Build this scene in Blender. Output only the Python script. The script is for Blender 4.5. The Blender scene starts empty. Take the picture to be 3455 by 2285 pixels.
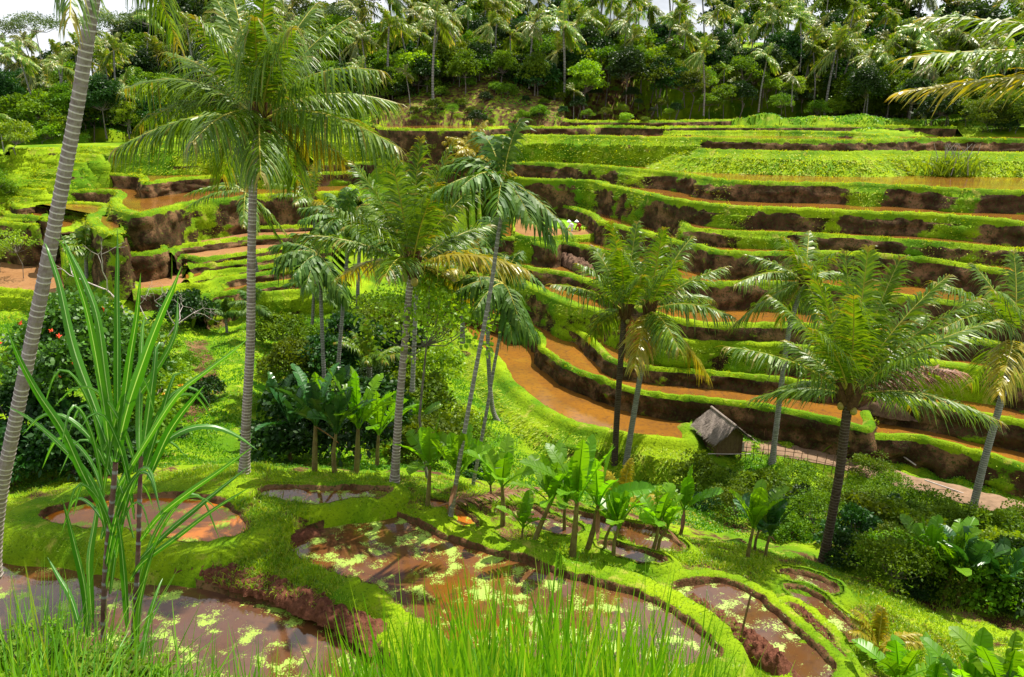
import bpy, math, random
import numpy as np
from mathutils import Vector, geometry
RNG = np.random.default_rng(7); random.seed(7)
SC = bpy.context.scene; COL = SC.collection
rad = math.radians
# ------------------------------------------------------------------ camera (eye at the origin, looking along +Y and down)
W, Hh, F = 3455.0, 2285.0, 2600.0
PITCH = rad(17.0); CP, SP = math.cos(PITCH), math.sin(PITCH)
cam_d = bpy.data.cameras.new('camera'); cam = bpy.data.objects.new('camera', cam_d); COL.objects.link(cam)
cam.rotation_euler = (math.pi/2 - PITCH, 0, 0); cam_d.sensor_width = 36; cam_d.lens = 36*F/W
cam_d.clip_start = .1; cam_d.clip_end = 3000; SC.camera = cam
def ray(px, py):
    a = (np.asarray(px, float)-W/2)/F; b = (Hh/2-np.asarray(py, float))/F
    return np.stack([a, CP+b*SP, -SP+b*CP], -1)
def atz(px, py, z): r = ray(px, py); return r*(z/r[..., 2])[..., None]
def aty(px, py, y): r = ray(px, py); return r*(y/r[..., 1])[..., None]
# ------------------------------------------------------------------ mesh helpers
class MB:
    def __init__(s): s.v=[]; s.f=[]; s.a=[]; s.m=[]; s.mi=[]; s.n=0
    def add(s, V, Fq, v=0.5, m=0.0, mi=0):
        V = np.asarray(V, float).reshape(-1, 3); Fq = np.asarray(Fq, int)
        if len(Fq) == 0: return
        if Fq.shape[1] == 3: Fq = np.concatenate([Fq, -np.ones((len(Fq), 1), int)-s.n], 1)
        s.v.append(V); s.f.append(Fq+s.n)
        s.a.append(np.broadcast_to(np.asarray(v, float), (len(V),)).copy()); s.m.append(np.broadcast_to(np.asarray(m, float), (len(V),)).copy())
        s.mi.append(np.full(len(Fq), mi)); s.n += len(V)
    def mesh(s, name, mats, smooth=False):
        V = np.concatenate(s.v); Fq = np.concatenate(s.f); tri = Fq[:, 3] < 0
        cnt = np.where(tri, 3, 4); flat = Fq.ravel()[(np.arange(4)[None, :] < cnt[:, None]).ravel()]
        me = bpy.data.meshes.new(name); me.vertices.add(len(V)); me.vertices.foreach_set('co', V.astype(np.float32).ravel())
        me.loops.add(len(flat)); me.loops.foreach_set('vertex_index', flat.astype(np.int32))
        me.polygons.add(len(Fq)); st = np.concatenate([[0], np.cumsum(cnt)[:-1]])
        me.polygons.foreach_set('loop_start', st.astype(np.int32))
        me.polygons.foreach_set('material_index', np.concatenate(s.mi).astype(np.int32))
        me.polygons.foreach_set('use_smooth', np.full(len(Fq), smooth, dtype=bool))
        for nm, arr in (('v', s.a), ('m', s.m)):
            at = me.attributes.new(nm, 'FLOAT', 'POINT'); at.data.foreach_set('value', np.concatenate(arr).astype(np.float32))
        for mt in (mats if isinstance(mats, (list, tuple)) else [mats]): me.materials.append(mt)
        me.update(calc_edges=True); return me
    def build(s, name, mats, parent=None, smooth=False, loc=None):
        o = bpy.data.objects.new(name, s.mesh(name, mats, smooth)); COL.objects.link(o)
        if parent is not None: o.parent = parent
        if loc is not None: o.location = loc
        return o
def tag(o, label=None, cat=None, group=None, kind=None):
    if label: o['label'] = label
    if cat: o['category'] = cat
    if group: o['group'] = group
    if kind: o['kind'] = kind
    return o
def thing(name, label, cat, loc=(0, 0, 0), group=None, rz=0):
    o = bpy.data.objects.new(name, None); o.empty_display_size = .2; COL.objects.link(o); o.location = loc; o.rotation_euler = (0, 0, rz)
    return tag(o, label, cat, group)
def dup(root, loc, rz, sc, label, cat=None, group=None):
    r = root.copy(); COL.objects.link(r); r.location = loc; r.rotation_euler = (0, 0, rz); r.scale = (sc if hasattr(sc, '__len__') else (sc, sc, sc))
    tag(r, label, cat, group)
    for ch in PARTS[root.name]:
        c = ch.copy(); COL.objects.link(c); c.parent = r
    return r
PARTS = {}
def nrm(a): return a/np.maximum(np.linalg.norm(a, axis=-1, keepdims=True), 1e-9)
def blades(mb, B, D, Wd, L, w, droop=0.0, segs=3, prof=None, v=None, mi=0, tipdark=0.0, mid=False, fold=0.0):
    """n ribbons: base B, direction D, width direction Wd"""
    B = np.asarray(B, float); n = len(B)
    if n == 0: return
    D = nrm(np.asarray(D, float)); Wd = nrm(np.asarray(Wd, float)); L = np.broadcast_to(L, (n,)); w = np.broadcast_to(w, (n,)); droop = np.broadcast_to(droop, (n,))
    v = RNG.random(n) if v is None else np.broadcast_to(v, (n,))
    if prof is None: prof = lambda t: (1-t**2.2)*.96+.04
    Nn = nrm(np.cross(Wd, D))
    cols = 3 if mid else 2; rows = []; vv = []; mm = []
    for s in range(segs+1):
        t = s/segs; c = B+D*(L*t)[:, None]; c[:, 2] -= droop*L*t*t*1.0
        c = c - D*(np.abs(droop)*L*t*t*.35)[:, None]
        h = Wd*(w*.5*prof(t))[:, None]
        if mid: row = [c-h+Nn*(w*fold*prof(t))[:, None], c, c+h+Nn*(w*fold*prof(t))[:, None]]; mm += [0, 1, 0]
        else: row = [c-h, c+h]; mm += [0, 0]
        rows += row; vv += [v]*cols
    V = np.stack(rows, 1).reshape(-1, 3); vv = np.stack(vv, 1).ravel(); k = cols*(segs+1)
    m = np.tile(np.array(mm, float), n)
    q = []
    for s in range(segs):
        for c in range(cols-1):
            i = s*cols+c; q.append([i, i+1, i+cols+1, i+cols])
    q = np.array(q); Fq = (np.arange(n)*k)[:, None, None]+q[None]
    mb.add(V, Fq.reshape(-1, 4), vv, m, mi)
def tube(mb, P, R, sides=8, v=None, mi=0, rings=0.0, cap=True):
    P = np.asarray(P, float); n = len(P); R = np.broadcast_to(R, (n,)).astype(float)
    T = nrm(np.gradient(P, axis=0)); ref = np.array([0.31, 0.9, 0.2]) if abs(T[0, 2]) > .7 else np.array([0, 0, 1.])
    A = nrm(np.cross(T, ref)); Bv = np.cross(T, A); an = np.linspace(0, 2*math.pi, sides, endpoint=False)
    V = P[:, None]+R[:, None, None]*(A[:, None]*np.cos(an)[None, :, None]+Bv[:, None]*np.sin(an)[None, :, None])
    i = np.arange(n-1)[:, None]*sides; j = np.arange(sides)[None]; k = (j+1) % sides
    Fq = np.stack([i+j, i+k, i+sides+k, i+sides+j], -1).reshape(-1, 4)
    vv = np.repeat(np.linspace(0, 1, n) if v is None else np.broadcast_to(v, (n,)), sides)
    mb.add(V.reshape(-1, 3), Fq, vv, 0, mi)
    if cap:
        c = P[-1]+T[-1]*R[-1]*.5; Vc = np.concatenate([V[-1], [c]]); mb.add(Vc, [[a, (a+1) % sides, sides] for a in range(sides)], vv[-1], 0, mi)
def box(mb, c, s, rz=0, v=.5, mi=0):
    x, y, z = np.asarray(s)/2; co = np.array([[i, j, k] for i in (-x, x) for j in (-y, y) for k in (-z, z)]); ca, sa = math.cos(rz), math.sin(rz)
    co = np.stack([co[:, 0]*ca-co[:, 1]*sa, co[:, 0]*sa+co[:, 1]*ca, co[:, 2]], 1)+np.asarray(c)
    mb.add(co, [[0, 1, 3, 2], [4, 6, 7, 5], [0, 4, 5, 1], [2, 3, 7, 6], [0, 2, 6, 4], [1, 5, 7, 3]], v, 0, mi)
def smooth_curve(P, n=8):
    P = np.asarray(P, float); Q = np.concatenate([[2*P[0]-P[1]], P, [2*P[-1]-P[-2]]]); out = []
    for i in range(1, len(Q)-2):
        p0, p1, p2, p3 = Q[i-1:i+3]
        for t in np.linspace(0, 1, n, endpoint=False):
            out.append(.5*((2*p1)+(-p0+p2)*t+(2*p0-5*p1+4*p2-p3)*t*t+(-p0+3*p1-3*p2+p3)*t**3))
    out.append(Q[-2]); return np.array(out)
def resample(P, step):
    d = np.concatenate([[0], np.cumsum(np.linalg.norm(np.diff(P, axis=0), axis=1))]); n = max(4, int(d[-1]/step)+1); s = np.linspace(0, d[-1], n)
    return np.stack([np.interp(s, d, P[:, k]) for k in range(P.shape[1])], 1), s
# smooth pseudo-noise, in metres
_nd = RNG.normal(size=(4, 10, 2)); _nd /= np.linalg.norm(_nd, axis=2, keepdims=True); _np = RNG.random((4, 10))*6.28
def noise(x, y, sc=1.0, k=0):
    o = 0
    for i in range(10):
        f = (0.55+0.13*i)*6.28/sc; o = o+np.sin(f*(x*_nd[k, i, 0]+y*_nd[k, i, 1])+_np[k, i]+1.3*np.sin(f*.37*(x*_nd[k, i, 1]-y*_nd[k, i, 0])))
    return o/4.5
# ------------------------------------------------------------------ materials
def newmat(name):
    m = bpy.data.materials.new(name); m.use_nodes = True; nt = m.node_tree; nt.nodes.clear(); return m, nt, nt.nodes, nt.links
def N(nt, t, **k):
    n = nt.nodes.new(t)
    for a, b in k.items():
        if a.startswith('i_'):
            key = a[2:]; key = int(key) if key.isdigit() else key.replace('_', ' ')
            n.inputs[key].default_value = b
        else: setattr(n, a, b)
    return n
def mixc(nt, fac, a, b, blend='MIX'):
    n = nt.nodes.new('ShaderNodeMix'); n.data_type = 'RGBA'; n.blend_type = blend
    for s, x in ((0, fac), (6, a), (7, b)):
        if hasattr(x, 'links') or hasattr(x, 'is_linked'): nt.links.new(x, n.inputs[s])
        elif s == 0: n.inputs[0].default_value = x
        else: n.inputs[s].default_value = (*x, 1) if len(x) == 3 else x
    return n.outputs[2]
def ramp(nt, fac, stops):
    n = nt.nodes.new('ShaderNodeValToRGB'); nt.links.new(fac, n.inputs[0]); e = n.color_ramp.elements
    while len(e) < len(stops): e.new(.5)
    for q, (p, c) in zip(e, stops): q.position = p; q.color = (*c, 1) if len(c) == 3 else (c[0],)*3+(1,)
    return n.outputs[0]
def noi(nt, sc, det=4, rough=.6, vec=None):
    n = N(nt, 'ShaderNodeTexNoise', i_Scale=sc, i_Detail=det, i_Roughness=rough)
    if vec is None: vec = N(nt, 'ShaderNodeNewGeometry').outputs['Position']
    nt.links.new(vec, n.inputs['Vector']); return n.outputs['Fac']
def attr(nt, nm): return N(nt, 'ShaderNodeAttribute', attribute_name=nm).outputs['Fac']
def math_(nt, op, a, b=None):
    n = nt.nodes.new('ShaderNodeMath'); n.operation = op
    for s, x in ((0, a), (1, b)):
        if x is None: continue
        if hasattr(x, 'is_linked'): nt.links.new(x, n.inputs[s])
        else: n.inputs[s].default_value = x
    return n.outputs[0]
def leafmat(name, c1, c2, rough=.42, trans=.35, tcol=None, rib=None, spec=.5, rnd=.25, c3=None):
    m, nt, ns, lk = newmat(name); v = attr(nt, 'v'); col = mixc(nt, v, c1, c2)
    if c3 is not None:
        f = ramp(nt, v, [(.90, (0, 0, 0)), (.93, (1, 1, 1))]); col = mixc(nt, f, col, c3)
    oi = N(nt, 'ShaderNodeObjectInfo').outputs['Random']
    hs = N(nt, 'ShaderNodeHueSaturation'); lk.new(col, hs.inputs['Color'])
    mr = N(nt, 'ShaderNodeMapRange', i_3=1-rnd, i_4=1+rnd); lk.new(oi, mr.inputs[0]); lk.new(mr.outputs[0], hs.inputs['Value'])
    mr2 = N(nt, 'ShaderNodeMapRange', i_3=.5-rnd*.07, i_4=.5+rnd*.05); lk.new(oi, mr2.inputs[0]); lk.new(mr2.outputs[0], hs.inputs['Hue'])
    col = hs.outputs[0]
    if rib is not None:
        f = ramp(nt, attr(nt, 'm'), [(.90, (0, 0, 0)), (.96, (1, 1, 1))]); col = mixc(nt, f, col, rib)
    p = N(nt, 'ShaderNodeBsdfPrincipled', i_Roughness=rough); p.inputs['Specular IOR Level'].default_value = spec; lk.new(col, p.inputs['Base Color'])
    tr = N(nt, 'ShaderNodeBsdfTranslucent'); tc = mixc(nt, 1.0, col, tcol or (1.5, 1.35, .35), 'MULTIPLY'); lk.new(tc, tr.inputs[0])
    mx = N(nt, 'ShaderNodeMixShader', i_0=trans); lk.new(p.outputs[0], mx.inputs[1]); lk.new(tr.outputs[0], mx.inputs[2])
    o = N(nt, 'ShaderNodeOutputMaterial'); lk.new(mx.outputs[0], o.inputs[0]); return m
def bump(nt, p, h, strength=.5, dist=.05):
    b = N(nt, 'ShaderNodeBump', i_Strength=strength, i_Distance=dist); nt.links.new(h, b.inputs['Height']); nt.links.new(b.outputs[0], p.inputs['Normal'])
def out(nt, s): nt.links.new(s, N(nt, 'ShaderNodeOutputMaterial').inputs[0])
M = {}
GR1, GR2, GR3 = (.075, .18, .003), (.23, .34, .005), (.02, .06, .003)
def ground_mat(name, soil1, soil2, fine=1.0):
    m, nt, ns, lk = newmat(name); g = attr(nt, 'v')
    n1 = noi(nt, 1.1*fine, 5, .65); n2 = noi(nt, 6*fine, 5, .7); n3 = noi(nt, .22*fine, 3)
    grass = mixc(nt, ramp(nt, n3, [(.38, (0, 0, 0)), (.62, (1, 1, 1))]), GR1, GR2)
    grass = mixc(nt, ramp(nt, n2, [(.28, (1, 1, 1)), (.46, (0, 0, 0))]), grass, GR3)
    n5 = noi(nt, .8*fine, 5, .7); grass = mixc(nt, ramp(nt, n5, [(.58, (0, 0, 0)), (.68, (1, 1, 1))]), grass, (.30, .30, .045))
    soil = mixc(nt, ramp(nt, n1, [(.35, (0, 0, 0)), (.65, (1, 1, 1))]), soil1, soil2)
    n4 = noi(nt, .55*fine, 5, .6); soil = mixc(nt, ramp(nt, n4, [(.5, (0, 0, 0)), (.62, (1, 1, 1))]), soil, (.21, .115, .055)); soil = mixc(nt, ramp(nt, n2, [(.52, (0, 0, 0)), (.62, (1, 1, 1))]), soil, (.045, .055, .012))
    f = math_(nt, 'ADD', g, math_(nt, 'MULTIPLY', math_(nt, 'SUBTRACT', n1, .5), 1.5))
    f = math_(nt, 'ADD', f, math_(nt, 'MULTIPLY', math_(nt, 'SUBTRACT', n2, .5), .6))
    col = mixc(nt, ramp(nt, f, [(.40, (0, 0, 0)), (.60, (1, 1, 1))]), soil, grass)
    p = N(nt, 'ShaderNodeBsdfPrincipled', i_Roughness=.9); p.inputs['Specular IOR Level'].default_value = .1; lk.new(col, p.inputs['Base Color'])
    bump(nt, p, n2, .9, .12/fine); out(nt, p.outputs[0]); return m
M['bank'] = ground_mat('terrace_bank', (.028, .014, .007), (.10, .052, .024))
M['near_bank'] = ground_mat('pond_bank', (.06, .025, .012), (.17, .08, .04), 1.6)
def water_mat(name, c1, c2, c3, weed=0.0, ior=1.38, bs=.12, rough=.12, streak=.25, weedscale=1.9):
    m, nt, ns, lk = newmat(name)
    n1 = noi(nt, .35, 4); n2 = noi(nt, 3.0, 6, .7)
    col = mixc(nt, ramp(nt, n1, [(.35, (0, 0, 0)), (.65, (1, 1, 1))]), c1, c2)
    col = mixc(nt, ramp(nt, n2, [(.5, (0, 0, 0)), (.7, (1, 1, 1))]), col, c3)
    p = N(nt, 'ShaderNodeBsdfPrincipled', i_Roughness=rough); p.inputs['Specular IOR Level'].default_value = .55; p.inputs['IOR'].default_value = ior
    if weed:
        w1 = noi(nt, weedscale, 3, .55); w2 = noi(nt, 20, 4, .85); w = math_(nt, 'ADD', w1, math_(nt, 'MULTIPLY', math_(nt, 'SUBTRACT', w2, .5), .75))
        fw = ramp(nt, w, [(.62-weed, (0, 0, 0)), (.635-weed, (1, 1, 1))])
        col = mixc(nt, fw, col, mixc(nt, w2, (.13, .25, .01), (.33, .46, .04)))
        rr = math_(nt, 'ADD', math_(nt, 'MULTIPLY', fw, .6), rough); lk.new(rr, p.inputs['Roughness'])
    lk.new(col, p.inputs['Base Color']); bump(nt, p, n2, bs, .02); out(nt, p.outputs[0]); return m
M['paddy'] = water_mat('paddy_water', (.25, .108, .014), (.17, .075, .015), (.11, .052, .022), rough=.10)
M['paddy_pale'] = water_mat('paddy_water_pale', (.38, .20, .09), (.30, .15, .06), (.22, .10, .045), rough=.25)
M['pond'] = water_mat('pond_water', (.15, .055, .008), (.09, .045, .028), (.06, .027, .014), weed=.052, rough=.03, ior=1.65, bs=.05)
M['pond_b'] = water_mat('pond_water_b', (.085, .042, .027), (.11, .043, .010), (.06, .027, .016), weed=.02, rough=.03, ior=1.65, bs=.05)
M['pond_a'] = water_mat('pond_water_a', (.36, .115, .008), (.30, .09, .010), (.24, .07, .012), weed=.025, rough=.12)
def flat_mat(name, c1, c2, sc=4, rough=.85, spec=.2, b=.4, bd=.03):
    m, nt, ns, lk = newmat(name); n = noi(nt, sc, 6, .65); col = mixc(nt, ramp(nt, n, [(.3, (0, 0, 0)), (.7, (1, 1, 1))]), c1, c2)
    p = N(nt, 'ShaderNodeBsdfPrincipled', i_Roughness=rough); p.inputs['Specular IOR Level'].default_value = spec; lk.new(col, p.inputs['Base Color'])
    if b: bump(nt, p, n, b, bd)
    out(nt, p.outputs[0]); return m
M['seedling'] = flat_mat('rice_seedlings', (.13, .30, .004), (.20, .38, .005), 3)
M['path'] = flat_mat('dirt_path', (.15, .095, .055), (.27, .17, .105), 3)
M['mud'] = flat_mat('mud_heap', (.07, .024, .014), (.19, .075, .045), 9, .95, .1, 1.0, .08)
M['rock'] = flat_mat('soil_clods', (.07, .04, .025), (.20, .12, .08), 2.5, .95, .1, 1.0, .15)
M['thatch'] = flat_mat('thatch', (.15, .115, .10), (.36, .30, .26), 14, .9, .1, .8, .04)
M['bamboo'] = flat_mat('bamboo_wall', (.10, .06, .03), (.17, .11, .05), 6)
M['wood'] = flat_mat('wood', (.10, .05, .03), (.2, .11, .07), 9)
M['white_wood'] = flat_mat('dead_wood', (.34, .28, .26), (.58, .5, .47), 7)
M['bark'] = flat_mat('bark', (.09, .075, .06), (.24, .21, .18), 5, .9, .1, .7)
M['pale_bark'] = flat_mat('pale_bark', (.22, .2, .17), (.38, .35, .31), 5, .9, .1, .5)
M['cloth_white'] = flat_mat('white_cloth', (.7, .7, .72), (.8, .8, .8), 3, .9, .1, 0)
M['cloth_red'] = flat_mat('red_cloth', (.30, .06, .03), (.22, .04, .03), 3, .9, .1, 0)
M['skin'] = flat_mat('skin', (.19, .09, .05), (.24, .12, .07), 3, .6, .3, 0)
M['coconut'] = flat_mat('coconut', (.22, .24, .03), (.32, .22, .04), 3, .5, .4, 0)
M['fibre'] = flat_mat('palm_fibre', (.05, .025, .014), (.13, .07, .03), 12, .9, .1, .8)
def trunk_mat(name, a, b, c, ring=.92):
    m, nt, ns, lk = newmat(name); mm = attr(nt, 'm'); n = noi(nt, 7, 5, .7)
    base = mixc(nt, ramp(nt, n, [(.35, (0, 0, 0)), (.65, (1, 1, 1))]), a, b)
    f = ramp(nt, mm, [(.55, (0, 0, 0)), (.85, (1, 1, 1))]); col = mixc(nt, f, base, c)
    p = N(nt, 'ShaderNodeBsdfPrincipled', i_Roughness=.85); p.inputs['Specular IOR Level'].default_value = .15; lk.new(col, p.inputs['Base Color'])
    bump(nt, p, n, .6, .03); out(nt, p.outputs[0]); return m
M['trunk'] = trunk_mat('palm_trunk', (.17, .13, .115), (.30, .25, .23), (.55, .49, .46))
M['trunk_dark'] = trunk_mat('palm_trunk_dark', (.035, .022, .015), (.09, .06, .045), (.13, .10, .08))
M['trunk_grey'] = trunk_mat('palm_trunk_grey', (.13, .125, .11), (.24, .23, .21), (.36, .34, .32))
M['frond'] = leafmat('palm_frond', (.042, .12, .005), (.18, .28, .010), .42, .36, rnd=.0, spec=.45, c3=(.22, .20, .02))
M['frond_yellow'] = leafmat('palm_frond_yellow', (.20, .23, .012), (.42, .32, .02), .35, .40, tcol=(1.4, 1.2, .3), rnd=0)
M['frond_dead'] = leafmat('palm_frond_dead', (.16, .07, .035), (.34, .16, .08), .6, .2, tcol=(1.2, .9, .6), rnd=0)
M['frond_areca'] = leafmat('areca_frond', (.024, .085, .006), (.095, .185, .008), .5, .25, rnd=.1, spec=.3)
M['frond_far'] = leafmat('far_palm_frond', (.065, .15, .007), (.22, .31, .03), .38, .35, rnd=.4, c3=(.5, .42, .16))
M['rachis'] = flat_mat('palm_rachis', (.30, .30, .03), (.42, .36, .05), 4, .5, .4, 0)
M['leaf_mid'] = leafmat('leaf_mid', (.038, .105, .003), (.16, .27, .006), .6, .38, rnd=.35, spec=.25)
M['leaf_dark'] = leafmat('leaf_dark', (.007, .034, .005), (.035, .10, .009), .5, .25, rnd=.3, spec=.3)
M['leaf_light'] = leafmat('leaf_light', (.12, .26, .006), (.27, .42, .015), .45, .45, rnd=.2)
M['leaf_blue'] = leafmat('leaf_blue', (.05, .10, .035), (.14, .20, .08), .45, .3, rnd=.2)
M['leaf_croton'] = leafmat('leaf_croton', (.022, .09, .007), (.08, .20, .010), .5, .3, rnd=0, c3=(.09, .25, .01))
M['flower_red'] = flat_mat('flower_red', (.7, .03, .02), (.8, .12, .02), 3, .5, .3, 0)
M['flower_orange'] = flat_mat('flower_orange', (.85, .35, .02), (.8, .5, .02), 3, .5, .3, 0)
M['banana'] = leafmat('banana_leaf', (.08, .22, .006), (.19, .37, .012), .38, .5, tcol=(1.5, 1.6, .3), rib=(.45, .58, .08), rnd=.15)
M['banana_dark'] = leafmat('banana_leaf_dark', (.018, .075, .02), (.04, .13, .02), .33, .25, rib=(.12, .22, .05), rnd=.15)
M['banana_stem'] = flat_mat('banana_stem', (.12, .06, .03), (.22, .2, .06), 6, .7, .2, .3)
M['cane'] = leafmat('cane_leaf', (.035, .16, .012), (.085, .25, .020), .36, .35, tcol=(1.5, 1.6, .3), rib=(.42, .56, .30), rnd=0)
M['cane_stalk'] = trunk_mat('cane_stalk', (.13, .045, .05), (.22, .13, .11), (.30, .28, .30))
M['grass'] = leafmat('grass_blades', (.095, .24, .004), (.34, .46, .012), .45, .45, rnd=0, c3=(.40, .42, .06))
M['grass_fg'] = leafmat('grass_foreground', (.07, .25, .008), (.22, .44, .018), .40, .45, rnd=0, c3=(.32, .44, .05))
M['grass_far'] = leafmat('grass_far', (.15, .27, .003), (.46, .52, .005), .6, .4, rnd=0)
M['grass_dark'] = leafmat('grass_dark', (.02, .08, .006), (.07, .18, .008), .5, .35, rnd=0)
# ------------------------------------------------------------------ terraces of the far hillside: rim lines traced on the photograph, each on its own level
def zref(px, py):
    r = ray(px, py); k = -r[2]/r[1]; return -k*float(np.interp(k, [.015, .0222, .0285, .0414, .0787, .096, .1423, .185, .232, .269, .318, .363, .444], [108, 104, 99, 92, 86, 83, 78, 72, 65, 59, 54.7, 50.4, 44]))
TER = []   # name, rim pixels, z, depth, opts
def T(pts, ref, depth=16, mat='paddy', grass=.25, w=.55, foot=.5, drop=3.0, lip=.35, raise_=.22, gtop=False, hh=1.4, split=None):
    z = ref if isinstance(ref, (int, float)) else zref(*ref)
    TER.append(dict(px=pts, z=z, depth=depth, mat=mat, grass=grass, w=w, foot=foot, drop=drop, lip=lip, up=raise_, gtop=gtop, hh=hh, split=split))
# right and middle, from the top
T([(1900,404),(1925,412),(2108,413),(2240,413),(2333,411),(2600,406),(2815,404),(2917,403),(3070,403),(3110,396)], -2.35, 5, 'paddy', .1, lip=.12, hh=.5)
T([(1270,428),(1310,439),(1590,441),(1700,433),(1925,433),(2057,430),(2210,434),(2327,431),(2600,431),(2856,429),(2933,429),(3060,431),(3228,434)], -2.95, 8, 'paddy', .12, lip=.12, hh=.9)
T([(2190,440),(2230,448),(2400,449),(2560,447),(2700,450),(2850,455),(2960,461),(3010,458)], -3.45, 7, 'grass', .9, foot=.9, hh=.6)
T([(700,462),(1100,459),(1300,459),(1523,462),(1750,462),(1955,463),(2210,469),(2389,472),(2600,477),(2805,479),(2973,478),(3086,474),(3213,473),(3560,478)], -3.75, 12, 'paddy', 1.6, split=(2389, .0), foot=1.8, hh=2.6, lip=.7)
T([(2260,482),(2300,500),(2360,509),(2480,513),(2600,516),(2754,519),(2881,520),(2973,517),(3111,518),(3570,524)], -4.8, 14, 'paddy', 1.5, foot=3.8, lip=1.0, hh=2.6)
T([(1590,540),(1640,547),(1700,551),(1853,556),(2006,564),(2149,577),(2302,592),(2414,612),(2600,622),(2805,625),(3060,635),(3264,648),(3540,656)], -6.6, 16, 'paddy', .4, w=.7, foot=1.2, lip=.5, hh=1.8)
T([(1640,585),(1690,600),(1802,610),(1986,615),(2037,630),(2108,643),(2210,668),(2363,694),(2501,707),(2600,709),(2805,717),(2958,724),(3213,735),(3540,768)], -8.1, 16, 'paddy', .5, w=1.0, foot=.6, lip=.8, hh=3.2)
T([(2290,742),(2340,772),(2500,783),(2700,789),(2900,800),(3200,822),(3560,852)], -9.6, 6, 'paddy', .45, w=.35, foot=.4, raise_=.08, lip=.3)
T([(1600,668),(1731,676),(1828,684),(1904,699),(1976,719),(2011,740),(2027,755),(2072,765),(2170,790),(2277,821),(2379,842),(2414,855),(2537,860),(2856,860),(3111,880),(3239,898),(3560,955)], -10.8, 20, 'paddy', .25, w=.8, hh=1.7)
T([(1620,800),(1760,812),(1860,835),(1894,821),(1955,832),(2032,852),(2130,890),(2230,930),(2327,957),(2414,964),(2537,959),(2750,970),(3000,1000),(3300,1040),(3560,1090)], -12.6, 20, 'paddy', .35, foot=.6, hh=1.3)
T([(1600,880),(1776,908),(1904,929),(1975,951),(2032,970),(2130,1030),(2261,1082),(2404,1102),(2562,1102),(2800,1110),(3111,1148),(3315,1158),(3560,1215)], -14.45, 16, 'paddy', .2, w=.8, hh=.9)
T([(1590,925),(1761,964),(1853,1005),(1929,1036),(2016,1056),(2100,1098),(2250,1153),(2440,1162),(2600,1172),(2750,1188),(3000,1216),(3260,1250),(3580,1305)], -15.6, 14, 'paddy', .75, w=1.1, foot=.35, lip=.7, hh=1.5)
T([(1500,960),(1600,985),(1736,1028),(1802,1051),(1878,1087),(1955,1127),(2006,1168),(2047,1209),(2098,1232),(2185,1245),(2277,1253),(2414,1265),(2600,1283),(2815,1311),(2958,1337),(3080,1360),(3213,1383),(3600,1470)], -17.35, 16, 'paddy', .05, w=.45, foot=.2, lip=.25, hh=1.1)
T([(1500,1000),(1600,1050),(1700,1082),(1736,1107),(1782,1107),(1817,1138),(1822,1173),(1853,1199),(1904,1235),(1955,1260),(2016,1281),(2083,1306),(2159,1327),(2261,1344),(2363,1352),(2480,1367),(2600,1383),(2729,1408),(2836,1434),(2925,1455),(2945,1430),(2935,1395)], -18.3, 12, 'paddy', .05, w=.45, foot=.2, lip=.25, hh=1.5)
T([(2850,1470),(2994,1480),(3085,1482),(3188,1505),(3315,1541),(3620,1625)], -18.9, 12, 'paddy', .3, w=.5, foot=.5, hh=1.4)
T([(1500,1060),(1544,1107),(1585,1148),(1615,1184),(1656,1209),(1687,1260),(1700,1286),(1751,1337),(1802,1378),(1868,1413),(1930,1439),(2006,1459),(2108,1480),(2210,1490),(2330,1500),(2345,1470),(2330,1440)], -19.7, 12, 'paddy', 1.2, w=.7, foot=2.2, lip=1.5, drop=3.5, hh=1.6)
# seed bed beside the planters
T([(1735,786),(1760,798),(1830,802),(1900,798),(1970,797),(2012,790),(2030,772)], -12.1, 12, 'paddy_pale', .9, w=.4, foot=.3, raise_=.08)
T([(1780,744),(1800,754),(1880,768),(1950,773),(1985,768),(2000,756)], -12.0, 4, 'seedling', .9, w=.15, foot=.1, raise_=.04, lip=.1)
# left bowl
T([(480,462),(498,474),(540,482),(750,481),(830,484),(1000,484)], (750,481), 12, 'grass', .98, foot=3, lip=1.2, drop=3)
def Lc(*a): return [(x/1.339, 506+y/1.339) for x, y in a]
T(Lc((425,45),(450,62),(555,66),(730,73),(1000,70),(1355,66),(1700,64)), -6.7, 12, 'paddy', .12, w=.5, foot=.25, lip=.2)
T(Lc((345,95),(375,114),(450,112),(610,120),(645,130),(640,148),(665,155),(800,137),(1000,125),(1355,112),(1650,105)), -7.65, 12, 'paddy', .10, w=.5, foot=.2, lip=.2)
T(Lc((190,180),(225,194),(350,190),(500,192),(533,206),(503,232),(512,262),(560,288),(640,297),(760,271),(860,246),(1000,230),(1150,216),(1355,205),(1600,195)), -9.0, 10, 'paddy', .35, w=.8, foot=.4, lip=.45)
T(Lc((55,250),(85,262),(200,246),(300,245),(420,250),(462,262),(440,290),(402,302),(402,330),(440,368),(500,390),(540,396),(556,365)), -9.9, 7, 'paddy', .45, w=.8, foot=.4, lip=.6)
T(Lc((545,340),(575,362),(640,380),(700,366),(838,336),(960,320),(1100,306),(1355,290),(1560,280)), -11.2, 9, 'paddy', .25, w=.5, foot=.3, lip=.3)
T(Lc((20,285),(40,300),(160,311),(205,318),(215,300)), -10.6, 6, 'paddy', .3, w=.5, lip=.3)
T(Lc((200,310),(330,311),(352,328),(320,352),(270,366),(255,350)), -10.9, 6, 'paddy', .5, w=.5, lip=.3)
T(Lc((-90,330),(0,335),(120,346),(160,350),(175,335)), -11.1, 6, 'paddy_pale', .3, w=.5, lip=.3)
T(Lc((270,380),(290,397),(380,415),(465,436),(470,456),(450,480),(560,479),(680,471),(748,456),(748,430),(790,410),(890,386),(1000,362),(1355,350),(1550,345)), -12.0, 10, 'paddy_pale', .15, w=.4, foot=.3, lip=.25)
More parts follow.
